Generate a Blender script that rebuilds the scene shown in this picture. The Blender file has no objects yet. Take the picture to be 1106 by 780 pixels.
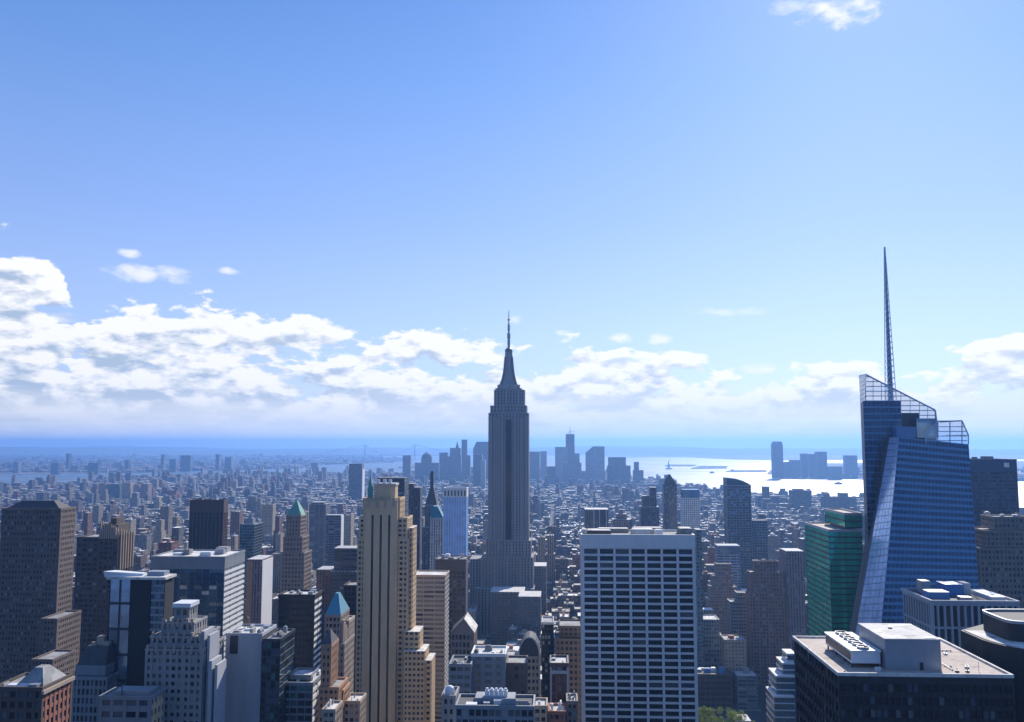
import bpy, math, random
import numpy as np
from mathutils import Vector, Matrix
R = math.radians
random.seed(7)
SC = bpy.context.scene
COL = SC.collection
# ------------------------------------------------------------------ camera
F = 950.0; PITCH = math.atan(90/950); YAW = math.atan(47/954)
EYE = 260.0
cam = bpy.data.cameras.new("camera"); camo = bpy.data.objects.new("camera", cam); COL.objects.link(camo)
camo.location = (0, 0, EYE); camo.rotation_euler = (math.pi/2+PITCH, 0, YAW)
cam.sensor_width = 36; cam.lens = F/1106*36; cam.clip_start = 1; cam.clip_end = 400000
SC.camera = camo
SUN_AZ = R(20); SUN_EL = R(33)          # azimuth to the right of +Y
# ------------------------------------------------------------------ world
W = bpy.data.worlds.new("World"); SC.world = W; W.use_nodes = True
def build_world():
    nt = W.node_tree; N = nt.nodes; Lk = nt.links; N.clear()
    def n(t, **k):
        q = N.new(t)
        for a, b in k.items(): setattr(q, a, b)
        return q
    def m(op, a, b=None, c=None, clamp=False):
        q = n('ShaderNodeMath', operation=op, use_clamp=clamp)
        for i, v in enumerate((a, b, c)):
            if v is None: continue
            if isinstance(v, (int, float)): q.inputs[i].default_value = v
            else: Lk.new(v, q.inputs[i])
        return q.outputs[0]
    out = n('ShaderNodeOutputWorld'); bg = n('ShaderNodeBackground')
    sky = n('ShaderNodeTexSky', sky_type='NISHITA'); sky.sun_disc = False
    sky.sun_elevation = SUN_EL; sky.sun_rotation = SUN_AZ
    sky.altitude = 200; sky.air_density = 1.0; sky.dust_density = 0.6; sky.ozone_density = 2.2
    bg.inputs['Strength'].default_value = 0.098
    tint = n('ShaderNodeMix', data_type='RGBA', blend_type='MULTIPLY'); tint.inputs[0].default_value = 1
    Lk.new(sky.outputs[0], tint.inputs[6]); tint.inputs[7].default_value = (0.78, 0.87, 1.14, 1)
    tc = n('ShaderNodeTexCoord'); sp = n('ShaderNodeSeparateXYZ'); Lk.new(tc.outputs['Generated'], sp.inputs[0])
    x, y, z = sp.outputs
    az = m('ARCTAN2', x, y)                 # 0 along the avenues, + to the right
    el = m('ARCSINE', z)
    def curve(src, pts):
        mr = n('ShaderNodeMapRange'); Lk.new(src, mr.inputs[0]); mr.inputs[1].default_value = -0.7; mr.inputs[2].default_value = 0.7
        r = n('ShaderNodeFloatCurve'); c = r.mapping.curves[0]
        c.points[0].location = (0, pts[0][1]); c.points[1].location = (1, pts[-1][1])
        for a, b in pts: c.points.new((a+0.7)/1.4, b)
        r.mapping.update(); Lk.new(mr.outputs[0], r.inputs['Value'])
        return r.outputs[0]
    er = n('ShaderNodeMapRange'); Lk.new(el, er.inputs[0]); er.inputs[1].default_value = 0.0; er.inputs[2].default_value = 0.55
    rp = n('ShaderNodeValToRGB'); Lk.new(er.outputs[0], rp.inputs[0]); e = rp.color_ramp.elements
    e[0].color = (.56, .67, .92, 1); e[1].color = (.07, .19, .60, 1); e[1].position = 1.0
    for p_, c_ in ((.22, (.45, .60, .93, 1)), (.45, (.29, .455, .90, 1)), (.72, (.155, .34, .79, 1)), (.9, (.10, .265, .70, 1))):
        q_ = e.new(p_); q_.color = c_
    ga = n('ShaderNodeMapRange'); Lk.new(az, ga.inputs[0]); ga.inputs[1].default_value = -.55; ga.inputs[2].default_value = .3; ga.inputs[3].default_value = 8.8; ga.inputs[4].default_value = 10.8
    gs = n('ShaderNodeVectorMath', operation='SCALE'); Lk.new(rp.outputs[0], gs.inputs[0]); Lk.new(ga.outputs[0], gs.inputs['Scale'])
    base = n('ShaderNodeMix', data_type='RGBA'); Lk.new(tint.outputs[2], base.inputs[6]); Lk.new(gs.outputs[0], base.inputs[7])
    # gradient mixed over Nishita; the unseen sky behind is replaced below to shade facades
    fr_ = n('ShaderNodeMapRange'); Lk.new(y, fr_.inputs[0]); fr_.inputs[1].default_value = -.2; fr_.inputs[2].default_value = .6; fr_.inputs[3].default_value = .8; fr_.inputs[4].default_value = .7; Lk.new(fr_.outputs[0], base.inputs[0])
    # top of the cloud bank as an elevation (radians) along azimuth
    A = lambda px: math.atan((px-600)/954)
    E = lambda py: (480-py)/950
    top = curve(az, [(A(-60), E(300)), (A(30), E(304)), (A(62), E(346)), (A(90), E(352)), (A(120), E(344)), (A(290), E(342)), (A(385), E(364)), (A(415), E(368)), (A(480), E(362)), (A(545), E(368)),
                     (A(640), E(376)), (A(730), E(386)), (A(770), E(405)), (A(850), E(410)), (A(930), E(392)), (A(990), E(405)), (A(1050), E(388)), (A(1106), E(370)), (A(1180), E(350))])
    def fbm(de, da=0.0, scale=1.0, detail=7, sx=12.0, sz=25.0, seed=3.7, rough=.55):
        cb = n('ShaderNodeCombineXYZ')
        Lk.new(m('MULTIPLY', m('ADD', az, da), sx*scale), cb.inputs[0]); Lk.new(m('MULTIPLY', m('ADD', el, de), sz*scale), cb.inputs[1]); cb.inputs[2].default_value = seed
        t = n('ShaderNodeTexNoise'); t.inputs['Scale'].default_value = 1; t.inputs['Detail'].default_value = detail; t.inputs['Roughness'].default_value = rough
        t.inputs['Distortion'].default_value = 0.25
        Lk.new(cb.outputs[0], t.inputs['Vector']); return t.outputs['Fac']
    # edge of bank: distance below the top line, in radians, pushed by noise
    def dens(de, da=0.0):
        f = fbm(de, da); g = fbm(de, da, scale=3.1, detail=6, seed=8.1)
        below = m('SUBTRACT', top, m('ADD', el, de))
        bias = m('MINIMUM', m('MULTIPLY', below, 11.0), m('ADD', 0.058, m('MULTIPLY', below, 1.1)))
        v = m('ADD', m('ADD', m('SUBTRACT', f, 0.5), m('MULTIPLY', m('SUBTRACT', g, 0.5), 0.50)), bias)
        return v
    d0 = dens(0.0); d1 = dens(0.011, 0.004)
    cov = n('ShaderNodeMapRange', interpolation_type='SMOOTHSTEP'); Lk.new(d0, cov.inputs[0]); cov.inputs[1].default_value = -0.02; cov.inputs[2].default_value = 0.06
    # isolated puffs:  (px, py, rx, ry)
    cov_all = cov.outputs[0]
    g = fbm(0, scale=3.0, detail=6, seed=1.3); g2 = fbm(0, scale=1.0, detail=5, seed=5.3, sx=30, sz=60)
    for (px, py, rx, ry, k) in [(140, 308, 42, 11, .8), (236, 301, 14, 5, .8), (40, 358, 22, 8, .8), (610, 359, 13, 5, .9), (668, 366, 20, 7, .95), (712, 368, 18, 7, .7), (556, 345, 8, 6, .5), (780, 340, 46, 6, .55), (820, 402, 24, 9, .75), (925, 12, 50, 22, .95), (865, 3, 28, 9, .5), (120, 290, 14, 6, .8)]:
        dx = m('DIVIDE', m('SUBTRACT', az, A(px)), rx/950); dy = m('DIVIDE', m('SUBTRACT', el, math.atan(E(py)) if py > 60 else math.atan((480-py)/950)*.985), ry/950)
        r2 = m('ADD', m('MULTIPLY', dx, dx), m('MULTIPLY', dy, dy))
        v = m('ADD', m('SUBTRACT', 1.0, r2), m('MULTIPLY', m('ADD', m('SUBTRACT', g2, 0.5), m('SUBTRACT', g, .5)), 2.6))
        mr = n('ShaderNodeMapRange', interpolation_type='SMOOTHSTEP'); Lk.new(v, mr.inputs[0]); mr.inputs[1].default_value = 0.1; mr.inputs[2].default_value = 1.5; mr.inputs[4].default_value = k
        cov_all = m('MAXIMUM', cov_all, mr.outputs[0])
    # shade: thick parts grey, upper rims white
    rim = m('MULTIPLY', m('SUBTRACT', d0, d1), 5.5)
    lay = m('ADD', m('MULTIPLY', fbm(0, scale=1.0, sx=11, sz=44, detail=7, seed=2.2), .6), m('MULTIPLY', fbm(0, scale=1.0, sx=30, sz=90, detail=5, seed=4.4), .4))
    thick = n('ShaderNodeMapRange', interpolation_type='SMOOTHSTEP'); Lk.new(m('ADD', m('MULTIPLY', d0, .35), lay), thick.inputs[0]); thick.inputs[1].default_value = 0.47; thick.inputs[2].default_value = 0.68
    lowf = n('ShaderNodeMapRange', interpolation_type='SMOOTHSTEP'); Lk.new(el, lowf.inputs[0]); lowf.inputs[1].default_value = 0.085; lowf.inputs[2].default_value = 0.03; lowf.inputs[3].default_value = 0; lowf.inputs[4].default_value = .3
    sh = m('SUBTRACT', m('ADD', m('MULTIPLY', thick.outputs[0], 0.8), lowf.outputs[0]), rim, clamp=True)
    sunw = n('ShaderNodeMapRange'); Lk.new(az, sunw.inputs[0]); sunw.inputs[1].default_value = -0.55; sunw.inputs[2].default_value = 0.1; sunw.inputs[3].default_value = 1.0; sunw.inputs[4].default_value = 0.72
    sh = m('MULTIPLY', sh, sunw.outputs[0])
    cc = n('ShaderNodeMix', data_type='RGBA'); Lk.new(sh, cc.inputs[0])
    k = 8.7
    cc.inputs[6].default_value = (1.0*k, 1.0*k, 1.02*k, 1); cc.inputs[7].default_value = (0.42*k, 0.53*k, 0.70*k, 1)
    fwd = n('ShaderNodeMapRange', interpolation_type='SMOOTHSTEP'); Lk.new(y, fwd.inputs[0]); fwd.inputs[1].default_value = -.25; fwd.inputs[2].default_value = .15
    cov_all = m('MULTIPLY', cov_all, fwd.outputs[0])
    deep = n('ShaderNodeMix', data_type='RGBA'); Lk.new(fwd.outputs[0], deep.inputs[0]); deep.inputs[6].default_value = (2.0, 4.1, 9.2, 1); Lk.new(base.outputs[2], deep.inputs[7]); base = deep  # unseen sky behind the camera set to flat deep blue, tinting shaded facades
    mix = n('ShaderNodeMix', data_type='RGBA'); Lk.new(cov_all, mix.inputs[0]); Lk.new(base.outputs[2], mix.inputs[6]); Lk.new(cc.outputs[2], mix.inputs[7])
    # low veil of stratus towards the horizon, with faint streaks
    st = fbm(0, scale=1.0, sx=5, sz=70, detail=4, seed=6)
    veil = n('ShaderNodeMapRange', interpolation_type='SMOOTHSTEP'); Lk.new(m('SUBTRACT', el, m('MULTIPLY', m('SUBTRACT', st, .5), .05)), veil.inputs[0]); veil.inputs[1].default_value = 0.072; veil.inputs[2].default_value = 0.020; veil.inputs[3].default_value = 0; veil.inputs[4].default_value = .86
    vc = n('ShaderNodeMix', data_type='RGBA'); Lk.new(st, vc.inputs[0]); vc.inputs[6].default_value = (0.62*k, .68*k, .78*k, 1); vc.inputs[7].default_value = (0.98*k, .97*k, .93*k, 1)
    mix2 = n('ShaderNodeMix', data_type='RGBA'); Lk.new(m('MULTIPLY', veil.outputs[0], fwd.outputs[0]), mix2.inputs[0]); Lk.new(mix.outputs[2], mix2.inputs[6]); Lk.new(vc.outputs[2], mix2.inputs[7])
    bk = n('ShaderNodeMapRange'); Lk.new(y, bk.inputs[0]); bk.inputs[1].default_value = -.3; bk.inputs[2].default_value = .35; bk.inputs[3].default_value = .5; bk.inputs[4].default_value = 1.0  # dims the sky behind the camera to darken facades facing it
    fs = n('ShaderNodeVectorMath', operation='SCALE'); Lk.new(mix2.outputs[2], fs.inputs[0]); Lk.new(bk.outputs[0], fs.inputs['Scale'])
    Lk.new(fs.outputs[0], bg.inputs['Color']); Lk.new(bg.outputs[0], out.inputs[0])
build_world()
W.cycles.sampling_method = 'MANUAL'; W.cycles.sample_map_resolution = 512
sl = bpy.data.lights.new("sun", 'SUN'); so = bpy.data.objects.new("sun", sl); COL.objects.link(so)
sl.energy = 5.0; sl.angle = R(0.6); sl.color = (1, .93, .82)
sd = Vector((math.sin(SUN_AZ)*math.cos(SUN_EL), math.cos(SUN_AZ)*math.cos(SUN_EL), math.sin(SUN_EL)))
so.rotation_euler = sd.to_track_quat('Z', 'Y').to_euler()
so.location = (0, 0, 900)
SC.view_settings.view_transform = 'Standard'; SC.view_settings.look = 'None'
SC.view_settings.exposure = 0.3; SC.view_settings.gamma = 1.0
cy = SC.cycles
cy.use_denoising = True; cy.max_bounces = 6; cy.volume_bounces = 2; cy.diffuse_bounces = 2; cy.glossy_bounces = 2
cy.transmission_bounces = 4; cy.transparent_max_bounces = 8; cy.caustics_reflective = False; cy.caustics_refractive = False
cy.sample_clamp_indirect = 6; cy.use_adaptive_sampling = True; cy.adaptive_threshold = 0.02
# ------------------------------------------------------------------ projection
cp, sp_ = math.cos(PITCH), math.sin(PITCH); cw, sw = math.cos(YAW), math.sin(YAW)
def ray(px, py):
    a = (px-553)/F; b = (390-py)/F
    x, y, z = a, cp - b*sp_, sp_ + b*cp
    return x*cw - y*sw, x*sw + y*cw, z
def P(px, py, Y):
    x, y, z = ray(px, py); t = Y/y
    return Vector((x*t, Y, EYE+z*t))
def X(px, py, Y): return P(px, py, Y).x
def Z(px, py, Y): return P(px, py, Y).z
def G(px, py, zz=0.0):                 # where a pixel's ray meets the ground
    x, y, z = ray(px, py); t = (zz-EYE)/z
    return (x*t, y*t)
def proj(p):
    x, y, z = p[0], p[1], p[2]-EYE
    x, y = x*cw + y*sw, -x*sw + y*cw
    fz = y*cp + z*sp_; up = -y*sp_ + z*cp
    if fz < 1: return None
    return 553+F*x/fz, 390-F*up/fz
# ------------------------------------------------------------------ materials
def nodes(name):
    m = bpy.data.materials.new(name); m.use_nodes = True
    return m, m.node_tree.nodes, m.node_tree.links, m.node_tree.nodes['Principled BSDF']
def stone(name, col, rough=.85, var=.27, scale=.06, streak=.16):
    m, N, L, b = nodes(name)
    g = N.new('ShaderNodeNewGeometry'); mp = N.new('ShaderNodeMapping'); mp.inputs['Scale'].default_value = (scale*3, scale*3, scale*.5)
    L.new(g.outputs['Position'], mp.inputs[0])
    t = N.new('ShaderNodeTexNoise'); t.inputs['Scale'].default_value = 1; t.inputs['Detail'].default_value = 6; L.new(mp.outputs[0], t.inputs[0])
    t2 = N.new('ShaderNodeTexNoise'); t2.inputs['Scale'].default_value = 1.3; t2.inputs['Detail'].default_value = 3; L.new(g.outputs['Position'], t2.inputs[0])
    a = N.new('ShaderNodeMath'); a.operation = 'MULTIPLY_ADD'; L.new(t.outputs[0], a.inputs[0]); a.inputs[1].default_value = 2*var; a.inputs[2].default_value = 1-var
    a2 = N.new('ShaderNodeMath'); a2.operation = 'MULTIPLY_ADD'; L.new(t2.outputs[0], a2.inputs[0]); a2.inputs[1].default_value = 2*streak; a2.inputs[2].default_value = 1-streak
    a3 = N.new('ShaderNodeMath'); a3.operation = 'MULTIPLY'; L.new(a.outputs[0], a3.inputs[0]); L.new(a2.outputs[0], a3.inputs[1])
    v = N.new('ShaderNodeVectorMath'); v.operation = 'SCALE'; v.inputs[0].default_value = col[:3]; L.new(a3.outputs[0], v.inputs['Scale'])
    L.new(v.outputs[0], b.inputs['Base Color']); b.inputs['Roughness'].default_value = rough
    return m
def glass(name, col=(.02, .03, .045), rough=.08, metal=0.0, spec=.7, wav=.02, wsc=.25):
    m, N, L, b = nodes(name)
    g = N.new('ShaderNodeNewGeometry')
    t = N.new('ShaderNodeTexNoise'); t.inputs['Scale'].default_value = wsc; t.inputs['Detail'].default_value = 3; L.new(g.outputs['Position'], t.inputs[0])
    bu = N.new('ShaderNodeBump'); bu.inputs['Strength'].default_value = .35; bu.inputs['Distance'].default_value = wav*8; L.new(t.outputs[0], bu.inputs['Height']); L.new(bu.outputs[0], b.inputs['Normal'])
    t2 = N.new('ShaderNodeTexNoise'); t2.inputs['Scale'].default_value = .12; t2.inputs['Detail'].default_value = 4; L.new(g.outputs['Position'], t2.inputs[0])
    a = N.new('ShaderNodeMath'); a.operation = 'MULTIPLY_ADD'; L.new(t2.outputs[0], a.inputs[0]); a.inputs[1].default_value = 1.2; a.inputs[2].default_value = .4
    v = N.new('ShaderNodeVectorMath'); v.operation = 'SCALE'; v.inputs[0].default_value = col[:3]; L.new(a.outputs[0], v.inputs['Scale']); L.new(v.outputs[0], b.inputs['Base Color'])
    b.inputs['Roughness'].default_value = rough; b.inputs['Metallic'].default_value = metal; b.inputs['Specular IOR Level'].default_value = spec
    return m
def metal(name, col, rough=.4, met=.6):
    m = stone(name, col, rough, .1, .1, .05); m.node_tree.nodes['Principled BSDF'].inputs['Metallic'].default_value = met; return m
def city_mat(name, bay=3.4, fl=3.6, wlo=.28, whi=.74, hlo=.3, hhi=.78, wcol=(.025, .032, .045), fixed=None):
    """masonry with punched windows, from position; wall and roof colour from the mesh colour attribute 'tone'"""
    m, N, L, b = nodes(name)
    def mm(op, a, c=None, clamp=False):
        q = N.new('ShaderNodeMath'); q.operation = op; q.use_clamp = clamp
        for i, v in enumerate((a, c)):
            if v is None: continue
            if isinstance(v, (int, float)): q.inputs[i].default_value = v
            else: L.new(v, q.inputs[i])
        return q.outputs[0]
    g = N.new('ShaderNodeNewGeometry'); s = N.new('ShaderNodeSeparateXYZ'); L.new(g.outputs['Position'], s.inputs[0])
    sn = N.new('ShaderNodeSeparateXYZ'); L.new(g.outputs['True Normal'], sn.inputs[0])
    side = mm('GREATER_THAN', mm('ABSOLUTE', sn.outputs[0]), .5)
    u = mm('ADD', mm('MULTIPLY', s.outputs[1], side), mm('MULTIPLY', s.outputs[0], mm('SUBTRACT', 1.0, side)))
    fu = mm('FRACT', mm('DIVIDE', mm('ADD', u, 20000), bay)); fz = mm('FRACT', mm('DIVIDE', mm('ADD', s.outputs[2], 100), fl))
    w = mm('MULTIPLY', mm('MULTIPLY', mm('GREATER_THAN', fu, wlo), mm('LESS_THAN', fu, whi)), mm('MULTIPLY', mm('GREATER_THAN', fz, hlo), mm('LESS_THAN', fz, hhi)))
    w = mm('MULTIPLY', w, mm('LESS_THAN', mm('ABSOLUTE', sn.outputs[2]), .5))
    at = N.new('ShaderNodeAttribute'); at.attribute_name = 'tone'
    t = N.new('ShaderNodeTexNoise'); t.inputs['Scale'].default_value = .12; t.inputs['Detail'].default_value = 5; L.new(g.outputs['Position'], t.inputs[0])
    a = N.new('ShaderNodeMath'); a.operation = 'MULTIPLY_ADD'; L.new(t.outputs[0], a.inputs[0]); a.inputs[1].default_value = .7; a.inputs[2].default_value = .65
    v = N.new('ShaderNodeVectorMath'); v.operation = 'SCALE'; L.new(a.outputs[0], v.inputs['Scale'])
    if fixed: v.inputs[0].default_value = fixed
    else: L.new(at.outputs['Color'], v.inputs[0])
    # some windows have pale blinds
    wn = N.new('ShaderNodeTexWhiteNoise'); wn.noise_dimensions = '2D'; cb = N.new('ShaderNodeCombineXYZ')
    L.new(mm('FLOOR', mm('DIVIDE', mm('ADD', u, 20000), bay)), cb.inputs[0]); L.new(mm('FLOOR', mm('DIVIDE', mm('ADD', s.outputs[2], 100), fl)), cb.inputs[1]); L.new(cb.outputs[0], wn.inputs['Vector'])
    bl = mm('POWER', wn.outputs['Value'], 6.0)
    wc = N.new('ShaderNodeMix'); wc.data_type = 'RGBA'; L.new(bl, wc.inputs[0]); wc.inputs[6].default_value = (*wcol, 1); wc.inputs[7].default_value = (.3, .3, .28, 1)
    mx = N.new('ShaderNodeMix'); mx.data_type = 'RGBA'; L.new(w, mx.inputs[0]); L.new(v.outputs[0], mx.inputs[6]); L.new(wc.outputs[2], mx.inputs[7])
    L.new(mx.outputs[2], b.inputs['Base Color'])
    r = N.new('ShaderNodeMapRange'); L.new(w, r.inputs[0]); r.inputs[3].default_value = .85; r.inputs[4].default_value = .12; L.new(r.outputs[0], b.inputs['Roughness'])
    return m
M = {}
def roofing(name, col, var=.25):
    m = stone(name, col, .85, .2, .12, .2); N = m.node_tree.nodes; L = m.node_tree.links; b = N['Principled BSDF']
    src = b.inputs['Base Color'].links[0].from_socket
    g = N.new('ShaderNodeNewGeometry'); v = N.new('ShaderNodeTexVoronoi'); v.inputs['Scale'].default_value = .13; v.distance = 'CHEBYCHEV'; L.new(g.outputs['Position'], v.inputs['Vector'])
    s = N.new('ShaderNodeSeparateXYZ'); L.new(v.outputs['Color'], s.inputs[0]); a = N.new('ShaderNodeMath'); a.operation = 'MULTIPLY_ADD'; L.new(s.outputs[0], a.inputs[0]); a.inputs[1].default_value = var*1.6; a.inputs[2].default_value = 1-var
    n2 = N.new('ShaderNodeTexNoise'); n2.inputs['Scale'].default_value = .22; n2.inputs['Detail'].default_value = 5; L.new(g.outputs['Position'], n2.inputs['Vector'])
    r = N.new('ShaderNodeMapRange'); L.new(n2.outputs[0], r.inputs[0]); r.inputs[1].default_value = .56; r.inputs[2].default_value = .66; r.inputs[3].default_value = 1; r.inputs[4].default_value = .62
    a2 = N.new('ShaderNodeMath'); a2.operation = 'MULTIPLY'; L.new(a.outputs[0], a2.inputs[0]); L.new(r.outputs[0], a2.inputs[1])
    o = N.new('ShaderNodeVectorMath'); o.operation = 'SCALE'; L.new(src, o.inputs[0]); L.new(a2.outputs[0], o.inputs['Scale']); L.new(o.outputs[0], b.inputs['Base Color']); return m
M['roof_pale'] = roofing('pale_roofing', (.64, .61, .56), .2)
M['roof_grey'] = roofing('grey_roofing', (.30, .30, .29), .35)
M['roof_dark'] = stone('dark_roofing', (.07, .07, .075), .8, .35, .12, .25)
M['roof_tan'] = roofing('tan_gravel_roofing', (.46, .38, .32), .1)
M['white_metal'] = metal('white_painted_metal', (.72, .73, .74), .45, .0)
M['grey_metal'] = metal('grey_metal', (.32, .34, .37), .45, .3)
M['dark_metal'] = metal('dark_metal', (.05, .055, .065), .4, .4)
M['win'] = glass('dark_window_glass', (.012, .018, .028), .1, 0, .35); M['win2'] = glass('blue_window_glass', (.04, .07, .12), .1)
M['blind'] = glass('window_with_pale_blind', (.30, .31, .30), .35, 0, .5)
M['blind2'] = glass('window_with_grey_blind', (.10, .11, .12), .3, 0, .5)
M['mirror'] = glass('mirror_glass', (.34, .46, .58), .06, .9, .7)
M['mirror_dark'] = glass('dark_mirror_glass', (.07, .12, .19), .07, .9, .7)
M['mirror_teal'] = glass('teal_mirror_glass', (.05, .22, .24), .1, .85, .7)
M['copper'] = metal('green_copper', (.10, .30, .24), .6, .0)
M['bluecopper'] = metal('blue_green_copper', (.07, .25, .33), .6, .0)
M['city'] = city_mat('masonry_with_windows')
M['cityb'] = city_mat('masonry_with_ribbon_windows', bay=9, fl=3.7, wlo=.06, whi=.94, hlo=.35, hhi=.85)
M['cityv'] = city_mat('masonry_with_window_columns', bay=3.0, fl=3.7, wlo=.35, whi=.8, hlo=.0, hhi=.88)
M['water_tank'] = stone('weathered_tank_wood', (.16, .11, .08), .9)
# ------------------------------------------------------------------ mesh builder
class MB:
    def __init__(s): s.v = []; s.f = []; s.m = []; s.c = []; s.mats = []; s.tone = (.4, .4, .4); s.cur = 0
    def mat(s, name):
        mm = M[name] if isinstance(name, str) else name
        if mm not in s.mats: s.mats.append(mm)
        s.cur = s.mats.index(mm); return s
    def face(s, pts, tone=None):
        i = len(s.v); s.v += [tuple(p) for p in pts]; s.f.append(tuple(range(i, i+len(pts)))); s.m.append(s.cur); s.c.append(tone or s.tone)
    def box(s, x0, x1, y0, y1, z0, z1, bottom=False, top=True, rooftone=None):
        a, b, c, d = (x0, y0), (x1, y0), (x1, y1), (x0, y1)
        s.prism([a, b, c, d], z0, z1, bottom, top, rooftone)
    def prism(s, poly, z0, z1, bottom=False, top=True, rooftone=None):
        n = len(poly); i = len(s.v)
        s.v += [(p[0], p[1], z0) for p in poly] + [(p[0], p[1], z1) for p in poly]
        for k in range(n):
            j = (k+1) % n; s.f.append((i+k, i+j, i+n+j, i+n+k)); s.m.append(s.cur); s.c.append(s.tone)
        if top: s.f.append(tuple(i+n+k for k in range(n))); s.m.append(s.cur); s.c.append(rooftone or s.tone)
        if bottom: s.f.append(tuple(i+n-1-k for k in range(n))); s.m.append(s.cur); s.c.append(s.tone)
    def loft(s, rings, cap=True):
        n = len(rings[0]); i = len(s.v)
        for r in rings: s.v += [tuple(p) for p in r]
        for a in range(len(rings)-1):
            for k in range(n):
                j = (k+1) % n; o = i+a*n; s.f.append((o+k, o+j, o+n+j, o+n+k)); s.m.append(s.cur); s.c.append(s.tone)
        if cap:
            o = i+(len(rings)-1)*n; s.f.append(tuple(o+k for k in range(n))); s.m.append(s.cur); s.c.append(s.tone)
    def cyl(s, x, y, z0, z1, r0, r1=None, n=12, cap=True):
        r1 = r0 if r1 is None else r1
        ring = lambda r, z: [(x+r*math.cos(2*math.pi*k/n), y+r*math.sin(2*math.pi*k/n), z) for k in range(n)]
        s.loft([ring(r0, z0), ring(r1, z1)], cap)
    def pyramid(s, x0, x1, y0, y1, z0, z1, k=0.02):
        cx, cyy = (x0+x1)/2, (y0+y1)/2; hx, hy = (x1-x0)/2*k, (y1-y0)/2*k
        s.loft([[(x0, y0, z0), (x1, y0, z0), (x1, y1, z0), (x0, y1, z0)], [(cx-hx, cyy-hy, z1), (cx+hx, cyy-hy, z1), (cx+hx, cyy+hy, z1), (cx-hx, cyy+hy, z1)]])
    def fbox(s, O, u, n, u0, u1, z0, z1, d0, d1):
        q = lambda a, d, z: (O[0]+u[0]*a+n[0]*d, O[1]+u[1]*a+n[1]*d, z)
        A, B, C_, D_ = [q(u0, d1, 0), q(u1, d1, 0), q(u1, d0, 0), q(u0, d0, 0)]
        poly = [A[:2], B[:2], C_[:2], D_[:2]]
        s.prism(poly, z0, z1, bottom=True)
    def bar(s, a, b, r, n=4):
        a, b = Vector(a), Vector(b); d = (b-a).normalized(); t = d.orthogonal().normalized(); w = d.cross(t)
        ring = lambda p: [p + (t*math.cos(2*math.pi*(k+.5)/n)+w*math.sin(2*math.pi*(k+.5)/n))*r for k in range(n)]
        s.loft([ring(a), ring(b)])
        s.f.append(tuple(len(s.v)-2*n+n-1-k for k in range(n))); s.m.append(s.cur); s.c.append(s.tone)
    def build(s, name, parent=None, loc=None):
        me = bpy.data.meshes.new(name)
        off = Vector((0, 0, 0))
        if parent is not None: off = ROOTLOC[parent.name]
        elif loc is not None: off = Vector(loc)
        v = np.array(s.v, dtype=float).reshape(-1, 3) - np.array(off)
        me.from_pydata([tuple(p) for p in v], [], s.f)
        for mm in s.mats: me.materials.append(mm)
        me.polygons.foreach_set('material_index', s.m)
        if any(mm.name.startswith('masonry') for mm in s.mats):
            at = me.color_attributes.new('tone', 'FLOAT_COLOR', 'CORNER')
            cc = np.ones((len(me.loops), 4), dtype=np.float32); k = 0
            for f, c in zip(s.f, s.c):
                cc[k:k+len(f), :3] = c; k += len(f)
            at.data.foreach_set('color', cc.ravel())
        me.update()
        o = bpy.data.objects.new(name, me); COL.objects.link(o)
        if parent is not None:
            o.parent = parent; ROOTLOC[o.name] = off
            if parent.type == 'MESH': pass
        else:
            o.location = off; ROOTLOC[o.name] = off
        return o
ROOTLOC = {}
def thing(name, label, cat, loc, group=None):
    o = bpy.data.objects.new(name, None); COL.objects.link(o); o.location = loc; o.empty_display_size = 5
    ROOTLOC[o.name] = Vector(loc); o['label'] = label; o['category'] = cat
    if group: o['group'] = group
    return o
def tag(o, label, cat, group=None):
    o['label'] = label; o['category'] = cat
    if group: o['group'] = group
    return o
def struct(o): o['kind'] = 'structure'; return o
FOOT = []          # footprints of named buildings  (x0,x1,y0,y1)
SCREEN = []        # screen rects (px0,px1,pytop,Y)
HERO = []          # (short name, px, py)
def note(tb, short=None):
    for (x0, x1, y0, y1, z0, z1) in tb:
        FOOT.append((x0, x1, y0, y1))
        a = proj((x0, y0, z1)); b = proj((x1, y0, z1))
        if a and b: SCREEN.append((a[0], b[0], min(a[1], b[1]), y0))
    if short:
        b = tb[-1]; c = proj(((b[0]+b[1])/2, b[2], b[5])); HERO.append((short, c[0], c[1], b[2]))
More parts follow.
